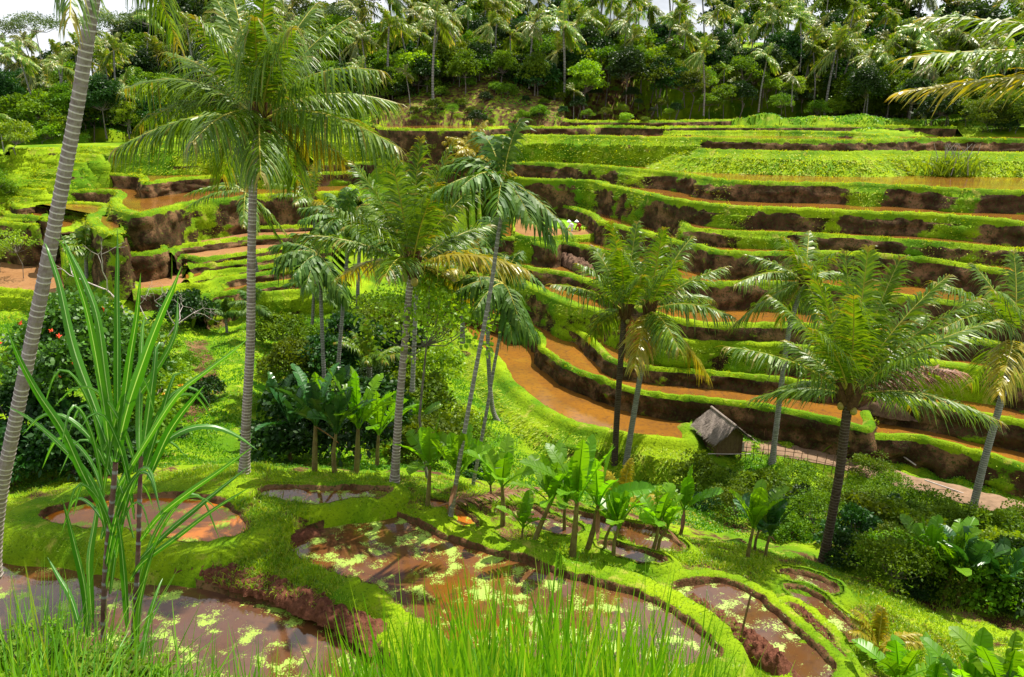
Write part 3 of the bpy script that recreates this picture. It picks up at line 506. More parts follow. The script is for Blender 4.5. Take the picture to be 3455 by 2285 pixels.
def palm_trunk(mb, P, r0, r1, ringstep=.11, sides=12, flare=1.7, mi=0):
    C = smooth_curve(P, 10); C, s = resample(C, ringstep/3); n = len(C); ph = (np.arange(n) % 3)
    t = s/s[-1]; R = r0+(r1-r0)*t; R = R*(1+(flare-1)*np.exp(-s/.45)); R = R*(1+np.where(ph == 2, .055, np.where(ph == 0, -.02, 0.0)))*(1+RNG.normal(0, .012, n))
    T_ = nrm(np.gradient(C, axis=0)); A = nrm(np.cross(T_, [0.1, .9, .2])); Bv = np.cross(T_, A); an = np.linspace(0, 2*math.pi, sides, endpoint=False)
    wob = (RNG.random((n, 1))-.5)*ringstep*.2*np.sin(an+RNG.random()*6)[None]
    V = C[:, None]+R[:, None, None]*(A[:, None]*np.cos(an)[None, :, None]+Bv[:, None]*np.sin(an)[None, :, None])+T_[:, None]*wob[..., None]
    i = np.arange(n-1)[:, None]*sides; j = np.arange(sides)[None]; k = (j+1) % sides
    m = np.repeat(np.where(ph == 2, 1.0, 0)*(RNG.random(n) < .88), sides)
    mb.add(V.reshape(-1, 3), np.stack([i+j, i+k, i+sides+k, i+sides+j], -1).reshape(-1, 4), np.repeat(t, sides), m, mi)
def sphere(mb, c, r, v=.5, mi=0, sx=1, sz=1, seg=8, ring=6):
    th = np.linspace(0, math.pi, ring+1); ph = np.linspace(0, 2*math.pi, seg, endpoint=False); V = np.array([[math.sin(a)*math.cos(b)*sx, math.sin(a)*math.sin(b), math.cos(a)*sz] for a in th for b in ph])*r+np.asarray(c)
    i = np.arange(ring)[:, None]*seg; j = np.arange(seg)[None]; k = (j+1) % seg; mb.add(V, np.stack([i+j, i+seg+j, i+seg+k, i+k], -1).reshape(-1, 4), v, 0, mi)
def hero_palm(label, pts, y, r0, r1, crown, tips, reach, tmat='trunk', yel=(), dead=(), nuts=6, group=None, ybase=None, pairs=52, lw=.05, lmax=.9, droop=.7, extra=0, sagk=.22, fmat='frond', name='coconut_palm', sink=.3, snap=True):
    """pts: trunk pixels from the foot up; crown pixel; tips: pixels where each frond ends"""
    if snap:
        yh = hit(pts[0][0], pts[0][1], 14, 70, False)[1]; k = yh/y; y = yh; reach *= k; r0 *= k; r1 *= k; lw *= k; lmax *= k
    yb = y if ybase is None else ybase; n = len(pts)+1; PX = list(pts)+[crown]
    W3 = np.array([aty(p[0], p[1], yb+(y-yb)*i/(n-1)) for i, p in enumerate(PX)]); foot = W3[0].copy(); W3[0, 2] -= sink
    root = thing(name, label, 'palm tree', tuple(foot), group); f = foot
    mb = MB(); palm_trunk(mb, W3-f, r0, r1); mb.build('trunk', M[tmat], root, smooth=False)
    C = W3[-1]-f; sc = reach/4.5
    mb = MB()
    for k in range(9):
        a = k*2.4; R = r1*1.2; sp = np.array([C+[math.cos(a)*R*.6, math.sin(a)*R*.6, -.55*sc+.06*k], C+[math.cos(a)*R*1.6, math.sin(a)*R*1.6, -.1*sc+.06*k], C+[math.cos(a)*R*2.6, math.sin(a)*R*2.6, .35*sc+.06*k]]); tube(mb, sp, [.10*sc+.02, .085*sc+.02, .05*sc], 5)
    k = 60; B = C+RNG.normal(0, .09, (k, 3))*[1, 1, 1.6]; blades(mb, B, RNG.normal(0, 1, (k, 3))*[1, 1, .5]-[0, 0, .6], RNG.normal(0, 1, (k, 3)), .35*sc, .05, .8, 2)
    mb.build('leaf_sheath', M['fibre'], root)
    for k in range(nuts):
        a = k*2.1+1; mb = MB(); sphere(mb, C+[math.cos(a)*.24*sc, math.sin(a)*.24*sc, -.28*sc-.10*(k % 3)], .12, sz=1.2); mb.build('coconut', M['coconut'], root, smooth=True)
    for i, tp in enumerate(tips):
        E = aty(tp[0], tp[1], y)-f; dv = E-C; pl = np.linalg.norm(dv); Lw = max(reach*RNG.uniform(.9, 1.08), pl*1.02); dy = math.sqrt(max(Lw*Lw-pl*pl, 0))*.85
        sg = 1 if (i*7+3) % 5 < 3 else -1; E2 = E+np.array([0, sg*dy, 0]); 
        E2 = E2*1.0; # keep the same picture place at the new depth
        Fw = f+C; S = (E2+f); S = ray(tp[0], tp[1]); S = S*((y+sg*dy)/S[1]); E2 = S-f
        mb = MB(); m1 = M['frond_yellow'] if i in yel else M['frond_dead'] if i in dead else M[fmat]; L = np.linalg.norm(E2-C)
        st = C+nrm(E2-C)*.15; frond(mb, st, E2, L*sagk*(1 if E2[2] < C[2]+.3*L else .45), pairs=pairs, lw=lw, lmax=lmax*(L/4.5)**.5, droop=droop, v=(None if i not in yel else None), rr=.038*sc)
        o = mb.build('frond', [m1, M['rachis']], root)
        if i in yel: tag(o, 'yellowing frond')
        if i in dead: tag(o, 'dry reddish brown frond')
    return root
hero_palm('thick ringed coconut trunk leaning in from the left edge, crown mostly above the frame', [(-40,1900),(0,1680),(60,1380),(115,1110),(165,860),(215,600),(265,330),(305,60)], 13.0, .125, .10, (350,-230), [(235,60),(600,150),(560,-20),(100,-520),(700,-400),(330,-800),(-200,-250),(880,-250),(150,-150),(480,-700)], 4.2, ybase=13.5, droop=.95, sagk=.42, snap=False, lmax=.9, lw=.04, pairs=60)
hero_palm('tallest coconut palm left of centre with straight pale trunk and huge feathery crown', [(820,1600),(832,1400),(845,1150),(848,900),(852,700),(860,520)], 23.5, .16, .11, (878,400),
  [(385,505),(420,300),(560,175),(655,55),(770,-60),(900,-80),(1070,10),(1180,60),(1290,240),(1345,350),(1350,500),(1160,545),(1010,620),(880,590),(750,600),(650,480),(1230,430),(720,-20),(990,90),(560,420),(860,60),(470,420)], 4.9, 'trunk', yel=(11,), pairs=84, lw=.055, lmax=1.45, droop=.85)
hero_palm('coconut palm with a broad bushy crown standing in the middle with yellow lower fronds', [(1328,1630),(1345,1400),(1362,1200),(1375,1050)], 23.3, .14, .10, (1388,900),
  [(1010,790),(1150,935),(1190,550),(1310,500),(1420,470),(1530,480),(1640,600),(1650,760),(1775,910),(1590,1010),(1300,930),(1480,1000),(1240,690),(1480,620),(1370,580),(1120,700),(1560,860),(1440,840)], 3.9, 'trunk', yel=(1,8,9,17), pairs=80, lw=.055, lmax=1.35, droop=.6)
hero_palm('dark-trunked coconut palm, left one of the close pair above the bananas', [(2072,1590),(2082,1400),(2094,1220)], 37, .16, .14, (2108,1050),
  [(1865,960),(1985,1140),(2000,830),(2060,750),(2150,750),(1950,890),(2240,830),(2015,1090),(2090,840),(2180,1180),(2170,930)], 4.7, 'trunk_dark', dead=(9,), pairs=62, lw=.075, lmax=1.45)
hero_palm('grey leaning coconut palm, right one of the close pair, with a hanging yellow frond', [(2105,1600),(2130,1450),(2155,1300),(2175,1170)], 36.5, .16, .12, (2190,1050),
  [(2240,770),(2335,800),(2450,900),(2475,1070),(2390,1270),(2140,1240),(2120,830),(2400,1010),(2290,1180),(2040,990),(2290,880),(2260,1170)], 4.8, 'trunk_grey', yel=(4,5), pairs=62, lw=.075, lmax=1.45)
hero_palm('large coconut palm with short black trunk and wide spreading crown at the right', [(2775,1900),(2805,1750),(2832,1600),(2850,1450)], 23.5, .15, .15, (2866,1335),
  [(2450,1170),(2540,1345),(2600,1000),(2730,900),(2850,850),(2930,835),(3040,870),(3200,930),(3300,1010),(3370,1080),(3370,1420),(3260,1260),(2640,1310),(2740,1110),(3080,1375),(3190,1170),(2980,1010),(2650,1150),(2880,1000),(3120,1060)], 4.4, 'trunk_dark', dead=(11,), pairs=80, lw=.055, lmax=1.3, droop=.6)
hero_palm('coconut palm just behind the big right palm, thin dark trunk rising beside the dirt path', [(2605,1560),(2622,1420),(2645,1230),(2670,1080)], 43, .17, .13, (2715,950),
  [(2480,960),(2470,1100),(2520,860),(2640,800),(2730,780),(2830,850),(2560,1020),(2880,950),(2770,1090),(2630,1090),(2680,860)], 4.9, 'trunk_grey', pairs=60, lw=.075, lmax=1.45)
hero_palm('leaning grey coconut palm cut off by the right edge', [(3262,1800),(3320,1560),(3370,1380),(3400,1260)], 31, .17, .12, (3425,1140),
  [(3150,950),(3280,890),(3420,850),(3180,1110),(3270,1300),(3370,1330),(3520,880),(3660,1100),(3540,1320),(3240,1010),(3350,980)], 4.8, 'trunk_grey', yel=(5,), pairs=60, lw=.07, lmax=1.4)
# the palm outside the right edge whose fronds reach in
hero_palm('coconut palm outside the right edge with yellow-green fronds reaching into the top right corner', [(4500,3000),(4330,1800)], 9.5, .16, .12, (4150,300),
  [(3060,195),(3035,312),(3120,60),(3290,-60),(4300,-500),(4900,300),(4400,900),(3700,-300)], 3.7, 'trunk', yel=(1,), pairs=84, lw=.034, lmax=.85, droop=.45, nuts=0, sagk=.10, snap=False)
# smaller and further palms with freely set fronds
def free_palm(label, pts, y, r0, r1, crown, reach, nf, spread=(-20, 80), tmat='trunk_grey', fmat='frond', yel=(), name='coconut_palm', pairs=36, lw=.08, lmax=1.0, droop=.7, group=None, sheath=0.0, seed=0):
    yh = hit(pts[0][0], pts[0][1], 12, 110)[1]; k = yh/y
    if .6 < k < 1.5: y = yh; reach *= k; r0 *= k; r1 *= k; lw *= k
    rg = np.random.default_rng(seed+11); W3 = np.array([aty(p[0], p[1], y) for p in list(pts)+[crown]]); foot = W3[0].copy(); W3[0, 2] -= .3
    root = thing(name, label, 'palm tree', tuple(foot), group); mb = MB(); palm_trunk(mb, W3-foot, r0, r1, .14, 9, 1.3); mb.build('trunk', M[tmat], root); C = W3[-1]-foot
    if sheath:
        mb = MB(); tube(mb, [C-[0, 0, .1], C+[0, 0, sheath*.5], C+[0, 0, sheath]], [r1*1.2, r1*1.5, r1*.8], 8); mb.build('crownshaft', M['frond_areca'], root); C = C+[0, 0, sheath]
    for i in range(nf):
        el = rad(spread[0]+(spread[1]-spread[0])*((i*.618) % 1)); az = i*2.399+rg.random(); L = reach*rg.uniform(.85, 1.1)
        e = C+L*.93*np.array([math.cos(el)*math.cos(az), math.cos(el)*math.sin(az), math.sin(el)-.18]); mb = MB()
        frond(mb, C, e, L*.25, pairs=pairs, lw=lw, lmax=lmax*reach/4.5, droop=droop, rr=.025); mb.build('frond', [M['frond_yellow'] if i in yel else M[fmat], M['rachis']], root)
    return root
free_palm('slender areca palm with pale leaning trunk and dark crown, right of the central coconut palm', [(1515,1745),(1560,1500),(1605,1250),(1655,980),(1680,800)], 26, .09, .065, (1698,700), 2.6, 13, (-45, 75), fmat='frond_areca', name='areca_palm', pairs=24, lw=.11, lmax=1.7, sheath=.7, seed=1)
free_palm('short dark areca palm whose fronds hang over the right-hand terraces, thin grey trunk', [(1590,1640),(1640,1400),(1665,1250),(1690,1110)], 29, .075, .06, (1700,1010), 2.2, 12, (-60, 60), fmat='frond_areca', name='areca_palm', pairs=22, lw=.11, lmax=1.9, droop=1.1, sheath=.5, seed=2)
free_palm('dark areca palm with drooping fronds, left one of the thin pair in the gully', [(1100,1420),(1092,1250),(1086,1100),(1082,980)], 34, .10, .08, (1080,900), 2.3, 13, (-60, 70), fmat='frond_areca', name='areca_palm', pairs=24, lw=.13, lmax=1.9, droop=1.0, sheath=.6, seed=3)
free_palm('dark areca palm with upright fronds, right one of the thin pair in the gully', [(1130,1350),(1145,1180),(1160,1000),(1170,880)], 36, .10, .08, (1172,790), 2.3, 13, (-35, 80), fmat='frond_areca', name='areca_palm', pairs=24, lw=.13, lmax=1.9, droop=.8, sheath=.6, seed=4)
free_palm('thin dark palm stem with small crown left of the areca pair', [(1050,1130),(1056,1050)], 50, .11, .09, (1060,960), 2.0, 10, (-40, 70), fmat='frond_areca', name='areca_palm', pairs=20, lw=.15, lmax=1.6, seed=5)
free_palm('pale curved palm trunk with its foot bent out of the grass bank', [(1690,1425),(1662,1380),(1650,1250),(1646,1100),(1655,950)], 33, .11, .08, (1670,860), 2.6, 12, (-30, 75), fmat='frond_areca', name='areca_palm', pairs=22, lw=.12, lmax=1.5, seed=6)
free_palm('coconut palm with yellowish crown left of the central palm, behind it', [(1070,1000),(1066,850)], 44, .14, .11, (1058,690), 3.3, 15, (-25, 80), yel=(3,7), seed=7)
free_palm('coconut palm with dull drooping crown half hidden behind the tallest palm', [(860,900),(845,780)], 42, .14, .11, (830,650), 3.1, 12, (-55, 60), seed=8)
free_palm('small sunlit yellow-green coconut palm above the centre of the terraces', [(1605,640),(1600,600)], 75, .2, .15, (1603,535), 4.6, 15, (-20, 80), fmat='frond_yellow', lw=.14, seed=9)
free_palm('small coconut palm with yellow fronds at the near end of the long flooded paddy', [(1560,1140),(1562,1050)], 42, .13, .1, (1570,930), 3.4, 12, (-35, 75), yel=(1,4,8), seed=10)
free_palm('thin grey palm between the central coconut palm and the areca pair', [(1205,1100),(1208,950)], 46, .12, .1, (1215,800), 2.5, 12, (-30, 75), seed=12)
free_palm('coconut palm with dark trunk close behind the central palm', [(1390,1300),(1400,1100)], 33, .10, .09, (1415,800), 3.8, 14, (-20, 80), seed=13)
free_palm('little fan-like palm on the bank at left beside the leaning trunk', [(292,950),(291,900)], 56, .13, .12, (290,850), 2.3, 12, (0, 85), fmat='frond', lw=.14, lmax=2.2, name='fan_palm', seed=14)
free_palm('dark young areca palm on the lowest left terrace', [(765,1125),(764,1100)], 58, .1, .1, (762,1075), 2.0, 9, (25, 85), fmat='frond_areca', lw=.15, lmax=1.8, name='areca_palm', seed=15)
free_palm('thin young areca palm just right of the tallest palm trunk', [(860,1150),(857,1080)], 56, .07, .06, (855,1030), 1.8, 9, (-30, 80), fmat='frond_areca', lw=.13, lmax=1.8, name='areca_palm', seed=16)
free_palm('young coconut palm among the shrubs in the middle of the gully', [(1245,1330),(1246,1300)], 38, .14, .14, (1246,1240), 3.0, 11, (20, 85), fmat='frond', lw=.1, name='coconut_palm', seed=17)
free_palm('young yellow-green coconut palm beside the lowest ponds at the right', [(2970,2240),(2965,2220)], 17.2, .08, .08, (2960,2190), 1.5, 9, (15, 80), fmat='frond_yellow', lw=.05, lmax=1.2, name='coconut_palm', seed=18)
free_palm('young palm with yellow fronds standing among the bananas behind the ponds', [(2105,1760),(2104,1740)], 24, .07, .06, (2102,1700), 2.0, 9, (10, 80), fmat='frond_yellow', lw=.06, lmax=1.1, name='coconut_palm', seed=19)
# ------------------------------------------------------------------ far jungle: prototypes, then copies
def far_palm(seed, H, lean, mat='frond_far', nf=17, reach=4.4):
    rg = np.random.default_rng(seed); root = thing('coconut_palm', 'x', 'palm tree'); mb = MB(); P = np.array([[0, 0, -1], [lean*.2, 0, H*.4], [lean, 0, H]])
    palm_trunk(mb, P, .2, .15, .4, 6, 1.2); a = mb.build('trunk', M['trunk_grey'], root); C = P[-1]; mb = MB()
    for i in range(nf):
        el = rad(-50+125*((i*.618) % 1)); az = i*2.399+rg.random()*.6; L = reach*rg.uniform(.85, 1.1)
        frond(mb, C, C+L*np.array([math.cos(el)*math.cos(az), math.cos(el)*math.sin(az), math.sin(el)-.15]), L*.25, pairs=24, lw=.18, lmax=1.5, droop=.7, segs=2, rr=.06)
    b = mb.build('crown', [M[mat], M['rachis']], root); PARTS[root.name] = [a, b]; return root
def leafcloud(mb, rg, C, R, nclump, nleaf, size, mi=0, flat=1.0, droop=.2, ell=1.9, inner=.55):
    d = nrm(rg.normal(size=(nclump, 3))); d[:, 2] = np.abs(d[:, 2])*1.1-.35; cc = C+d*R*np.sqrt(rg.uniform(inner**2, 1, (nclump, 1)))*[1, 1, flat]
    cr = rg.uniform(.22, .42, nclump)*np.mean(R); m = nclump*nleaf; k = np.repeat(np.arange(nclump), nleaf)
    dd = nrm(rg.normal(size=(m, 3))); dd[:, 2] = np.where(dd[:, 2] < -.3, -dd[:, 2], dd[:, 2]); P = cc[k]+dd*(cr[k]*rg.uniform(.55, 1.05, m))[:, None]*[1, 1, .75]
    D = dd+rg.normal(0, .6, (m, 3)); Wd = np.cross(D, rg.normal(size=(m, 3))); s = size*rg.uniform(.6, 1.3, m)
    vcl = rg.random(nclump); blades(mb, P, D, Wd, s*ell/1.9*1.6, s, droop, 2, prof=lambda t: math.sin(math.pi*(.12+.80*t)), v=np.clip(vcl[k]*.55+rg.random(m)*.45, 0, .995), mi=mi)
    return cc
def tree_proto(seed, H, R, mat, nclump, nleaf, size, flat=.8, name='broadleaf_tree', bark='bark', tr=.22, cy_=None, label='x', cat='tree', inner=.55):
    rg = np.random.default_rng(seed); root = thing(name, label, cat); C = np.array([0, 0, H-R*flat]); mb = MB(); cc = leafcloud(mb, rg, C, np.array([R, R, R]), nclump, nleaf, size, flat=flat, inner=inner); b = mb.build('crown', M[mat], root)
    mb = MB(); top = C-[0, 0, R*flat*.4]; tube(mb, [[0, 0, -1.5], [rg.normal()*.2, rg.normal()*.2, top[2]*.5], top], [tr, tr*.75, tr*.5], 7)
    for q in cc[:14]: tube(mb, [top, (top+q)/2+[0, 0, -.1*R], q], [tr*.45, tr*.28, .02], 5)
    a = mb.build('trunk', M[bark], root); PARTS[root.name] = [a, b]; return root
protoP = [far_palm(21, 12, 1.0), far_palm(22, 15, -1.5), far_palm(23, 10, .3), far_palm(24, 13, 2.2, nf=20), far_palm(25, 9, -.6, nf=14)]
protoT = [tree_proto(31, 13, 4.4, 'leaf_mid', 80, 80, .32, 1.4, inner=.3), tree_proto(32, 16, 5.0, 'leaf_dark', 86, 80, .36, 1.5, inner=.3), tree_proto(33, 11, 3.8, 'leaf_mid', 66, 80, .28, 1.4, inner=.3), tree_proto(34, 12, 4.0, 'leaf_dark', 66, 80, .30, 1.45, inner=.3), tree_proto(35, 10, 3.5, 'leaf_light', 60, 80, .26, 1.4, inner=.3)]
feather = [tree_proto(41, 21, 6.5, 'leaf_blue', 34, 70, .26, .55, bark='pale_bark', inner=.7), tree_proto(42, 24, 7.0, 'leaf_blue', 38, 70, .27, .5, bark='pale_bark', inner=.7)]
used = set()
def place(proto, px, py_base, y, sc, label, group, py_top=None, Hp=None, rz=None, pos=None):
    P = aty(px, py_base, y*.86) if pos is None else np.asarray(pos, float)
    if py_top is not None: sc = (aty(px, py_top, y*.86)[2]-P[2])/Hp
    rz = random.random()*6.28 if rz is None else rz
    if proto.name not in used:
        used.add(proto.name); proto.location = tuple(P); proto.rotation_euler = (0, 0, rz); proto.scale = (sc,)*3; tag(proto, label, None, group); return proto
    return dup(proto, tuple(P), rz, sc, label, None, group)
PH = {0: 12, 1: 15, 2: 10, 3: 13, 4: 9}
farp = [  # crown px, crown py, foot py, depth, label
 (15,390,520,108,'coconut palm with a full crown at the left edge above the lawn steps'),(125,140,300,140,'coconut palm on the left skyline next to the leaning trunk'),(215,185,330,135,'coconut palm on the left skyline, second from the leaning trunk'),(60,165,300,150,'coconut palm on the far left skyline'),
 (395,170,330,130,'coconut palm just right of the leaning trunk in the left jungle'),(440,330,440,122,'yellowish coconut palm low on the left jungle edge'),(360,270,400,126,'coconut palm in the middle of the left jungle slope'),(655,95,260,140,'coconut palm on the skyline left of the tallest palm'),(500,60,230,155,'coconut palm high on the left skyline'),(1310,90,285,136,'coconut palm with pale trunk on the ridge right of the tallest palm'),
 (1460,50,330,131,'tall coconut palm above the cut bank with a long pale trunk'),(1385,245,375,129,'low dark coconut palm beside the cut bank'),(1550,215,310,138,'short coconut palm with pinkish stem on the cut bank'),(1785,85,285,138,'coconut palm with straight trunk at the left of the sky gap'),(1905,85,292,137,'coconut palm with white trunk above the dark hollow'),
 (1935,310,398,132,'young coconut palm at the foot of the cut bank'),(2125,130,250,142,'coconut palm right of the dark hollow with arching fronds'),(2280,140,245,144,'coconut palm with leaning pale trunk on the middle ridge'),(2370,150,250,143,'coconut palm at the middle of the ridge right of the leaning one'),(2440,235,315,140,'bright coconut palm above the upper right lawn'),
 (2560,190,365,136,'coconut palm with a tall thin trunk standing on the right lawn'),(2470,280,340,138,'small coconut palm on the left side of the right lawn'),(2670,255,350,136,'yellow-green coconut palm at the edge of the right lawn'),(2700,75,230,150,'coconut palm on the right skyline above the lawn'),(2820,125,250,146,'coconut palm with silvery fronds on the right ridge'),(2975,140,260,145,'coconut palm with silvery fronds above the dark tree'),
 (2850,30,200,158,'coconut palm high on the right skyline'),(3320,190,330,122,'coconut palm with long pale fronds under the top right frond'),(3310,440,480,112,'low broad palm at the right end of the top terrace'),(3120,380,440,118,'young palm beside the dark tree at right'),(2600,20,200,160,'coconut palm on the skyline right of centre'),(2960,50,210,160,'coconut palm on the skyline left of the top right fronds'),(3170,420,455,116,'grey-green palm at the end of the second terrace')]
for i, (px, cpy, fpy, y, lb) in enumerate(farp):
    k = i % 5 if fpy-cpy > 120 else (2 if i % 2 else 4); place(protoP[k], px, fpy, y, 1, lb, 'coconut palms on the far ridge', py_top=cpy, Hp=PH[k])
# rows of broadleaf trees and palms behind them
zone = lambda px: 'left end of the far ridge' if px < 700 else 'far ridge left of centre' if px < 1500 else 'far ridge above the cut bank' if px < 2200 else 'far ridge right of centre' if px < 2900 else 'right end of the far ridge'
kindn = ['rounded mid-green tree', 'tall dark green tree', 'bushy mid-green tree', 'dense dark tree', 'light yellow-green tree']
def skyline(px): return np.interp(px, [-300, 0, 100, 250, 420, 520, 700, 1000, 1600, 1820, 1900, 3000, 3800], [170, 160, 120, 110, 70, 20, -20, -30, -40, 40, -40, -40, -30])
def footline(px): return np.interp(px, [-300, 0, 300, 700, 1000, 1300, 1600, 1900, 2100, 2400, 2450, 2800, 2900, 3100, 3250, 3700], [500, 460, 440, 440, 400, 340, 270, 250, 280, 360, 300, 300, 380, 400, 440, 440])
rg = random.Random(5); PTH = [13, 16, 11, 12, 10]
for row, (y, n, top) in enumerate([(113, 52, .70), (118, 56, .58), (124, 60, .44), (131, 62, .30), (139, 64, .17), (150, 66, .02)]):
    for i in range(n):
        px = -350+4200*(i+rg.uniform(.1, .9))/n; fl = footline(px); yy_ = y+rg.uniform(-3, 3)-(6 if px < 600 else 0)*(1-row*.2)-(9 if px > 3050 else 0)+(5 if 1300 < px < 2350 else 0)+(11 if 2400 < px < 2900 else 0)
        sl = skyline(px); tp = sl+(fl-sl)*top*rg.uniform(.75, 1.25)
        if row == 5: tp = sl+(rg.uniform(-70, 20) if px > 480 else rg.uniform(0, 60))
        if 1980 < px < 2060 and row < 3: continue
        x = aty(px, 400, yy_)[0]; gz = float(base(x, yy_)); topz = aty(px, tp, yy_)[2]; hgt = max(topz-gz, 4)
        if rg.random() < (.66 if px > 1900 else .5) and (row > 0 or rg.random() < .4):
            k = rg.randrange(5); place(protoP[k], px, 0, yy_, min(max(hgt/(PH[k]+1), .6), 1.12)*(1 if row < 5 else 1.15), 'coconut palm standing deep in the jungle, '+zone(px), 'coconut palms in the far jungle', pos=(x, yy_, gz), rz=rg.random()*6.28)
        else:
            k = rg.choice([0, 1, 2, 3, 0, 3, 4] if row < 3 else [0, 1, 2, 3, 0]); place(protoT[k], px, 0, yy_, min(max(hgt/PTH[k], .5), 1.25), kindn[k]+' in the jungle, '+zone(px), 'broadleaf trees in the far jungle', pos=(x, yy_, gz), rz=rg.random()*6.28)
for i, (px, y) in enumerate([(30, 150), (170, 152), (420, 168), (560, 165), (780, 170), (1000, 172), (1150, 165), (1280, 170), (1560, 172), (1680, 168), (2060, 172), (2250, 175), (2480, 172), (2750, 178), (2900, 175)]):
    y = y*.88; x = aty(px, 400, y)[0]; gz = float(base(x, y)); tz = aty(px, [20, 50, 10, 0, -20][i % 5]-(0 if px > 600 else -30), y)[2]; k = i % 2
    place(feather[k], px, 0, y, max((tz-gz)/(21, 24)[k], .6), 'airy grey-green feathery tree rising over the skyline, '+zone(px), 'feathery trees on the skyline', pos=(x, y, gz))
# undergrowth bushes along the jungle edge and in the gully
protoB = [tree_proto(51, 2.6, 1.6, 'leaf_mid', 30, 110, .11, .8, 'shrub', tr=.05, cat='shrub'), tree_proto(52, 2.4, 1.5, 'leaf_dark', 30, 110, .11, .8, 'shrub', tr=.05, cat='shrub'), tree_proto(53, 2.2, 1.5, 'leaf_light', 28, 110, .10, .8, 'shrub', tr=.05, cat='shrub'), tree_proto(54, 3.2, 1.7, 'leaf_mid', 34, 110, .08, 1.0, 'shrub', tr=.05, cat='shrub')]
bn = ['mid-green leafy shrub', 'dark green leafy shrub', 'bright yellow-green shrub', 'fine-leaved green shrub']
rg2 = random.Random(9)
for i in range(110):
    px = -100+3700*(i+rg2.random())/110; py = footline(px)+rg2.uniform(-40, 12); 
    if 1350 < px < 2250: py = footline(px)+rg2.uniform(-30, 5)
    P = hit(px, py, 90, 160); k = rg2.choice([0, 1, 0, 2, 3]) if px < 2450 else rg2.choice([0, 1, 3])
    place(protoB[k], px, 0, 0, rg2.uniform(1.0, 2.3), bn[k]+' at the foot of the jungle, '+zone(px), 'shrubs along the jungle edge', pos=P-[0, 0, .3])
for i in range(110):
    px = -150+3800*(i+rg2.random())/110; y = rg2.uniform(115, 134)-(7 if px < 700 or px > 3050 else 0)+(3 if 1350 < px < 2350 else 0); x = aty(px, 400, y)[0]; k = rg2.choice([0, 1, 2, 3, 0]); sc = rg2.uniform(1.5, 2.8)
    if 2440 < px < 2830: sc *= .6
    place(protoB[k], px, 0, 0, sc, bn[k]+' between the trunks inside the jungle, '+zone(px), 'undergrowth inside the jungle', pos=(x, y, float(base(x, y))-.4))
for i in range(46):
    px = 1360+950*(i+rg2.random())/46; py = rg2.uniform(290, 425); k = rg2.choice([0, 1, 3, 2]); P = hit(px, py, 95, 150)
    place(protoB[k], px, 0, 0, rg2.uniform(.35, .9), bn[k]+' growing on the brown cut bank', 'shrubs on the cut bank', pos=P-[0, 0, .2])
shr = [(60,505,2,1.5,'big bright shrub mass at left above the lawn steps'),(165,485,2,1.3,'bright shrub beside the leaning trunk above the lawn steps'),(-20,500,0,1.5,'leafy shrub at the left edge above the lawn steps'),(-20,720,3,1.2,'dark-stemmed shrub at the left edge beside the ponds'),(15,690,0,.8,'leafy shrub beside the left edge terraces'),(-10,890,2,.9,'yellow-green shrub at the left edge by the grey pond'),
 (640,1110,1,1.4,'round dark bush on the slope under the left terraces'),(1250,1190,3,1.5,'fine-leaved bush behind the central palm trunk'),(1180,1230,1,1.7,'dark bush between the areca trunks and the central palm'),(1330,1150,3,1.7,'green bush right behind the central palm'),(1420,1190,3,1.6,'green bush right of the central palm trunk'),(1480,1300,2,1.4,'bright bush at the foot of the light feathery tree'),(1400,1420,0,1.3,'leafy bush in the gully right of the central palm'),(1520,1500,2,1.2,'bright green bush below the leaning areca'),(1240,1480,1,1.6,'dark bush under the bananas in the gully'),(1150,1560,1,1.5,'dark bush behind the small upper pond'),(1000,1540,1,1.5,'dark bush left of the gully bananas'),(1450,1580,0,1.1,'leafy bush behind the bananas on the pond rim'),
 (950,1180,0,1.2,'shrub on the grass above the gully bananas'),(1100,1300,1,1.5,'dark shrub at the foot of the areca pair'),(1000,1280,0,1.2,'mid-green shrub left of the areca trunks'),(1350,1250,1,1.5,'dark shrub in the middle of the gully'),
 (2440,1640,1,.55,'dark bush under the thatched hut'),(2320,1620,0,.5,'leafy bush left below the thatched hut'),(2600,1670,3,.55,'bush below the path fence'),(2700,1730,1,.7,'dark bush left of the big dark trunk'),(2940,1640,3,.75,'tall fine-leaved bush right of the big dark trunk'),(3000,1710,3,.7,'fine-leaved bush beneath the dirt path'),(3000,1810,1,.9,'dark bush in the right-hand gully'),(3100,1790,3,.8,'green bush below the dirt path at right'),(3180,1750,0,.5,'leafy bush beside the leaning right-edge palm'),(3350,1880,0,.9,'leafy bush right of the leaning palm foot'),(3420,1960,2,.9,'bright leafy bush at the right edge'),(3300,2010,0,.9,'bush behind the right-hand bananas'),(3440,2090,1,1.0,'dark bush at the right edge above the bananas'),(2880,1850,1,.8,'dark bush right of the dark trunk foot'),(2980,1930,0,.7,'bush by the lowest right pond'),(2640,1820,0,.6,'leafy bush beside the small banana group'),(3400,1800,0,.6,'bush beside the right end of the path'),(2740,1800,3,.7,'fine-leaved bush at the dark trunk'),
 (100,1560,1,1.6,'dark bush behind the left pond bank'),(230,1600,1,1.3,'dark bush between the leaning trunk and the sugar cane'),(30,1640,1,1.2,'dark bush at the leaning trunk foot'),(350,1590,1,1.2,'dark bush behind the sugar cane stalks'),(470,1520,0,1.1,'shrub left of the tall palm foot'),(420,1360,2,1.2,'bush with orange flowers right of the red-flowered bush'),(560,1330,2,1.0,'bright low bush with orange flowers on the slope'),(500,1250,3,1.1,'fine-leaved bush under the dead white tree')]
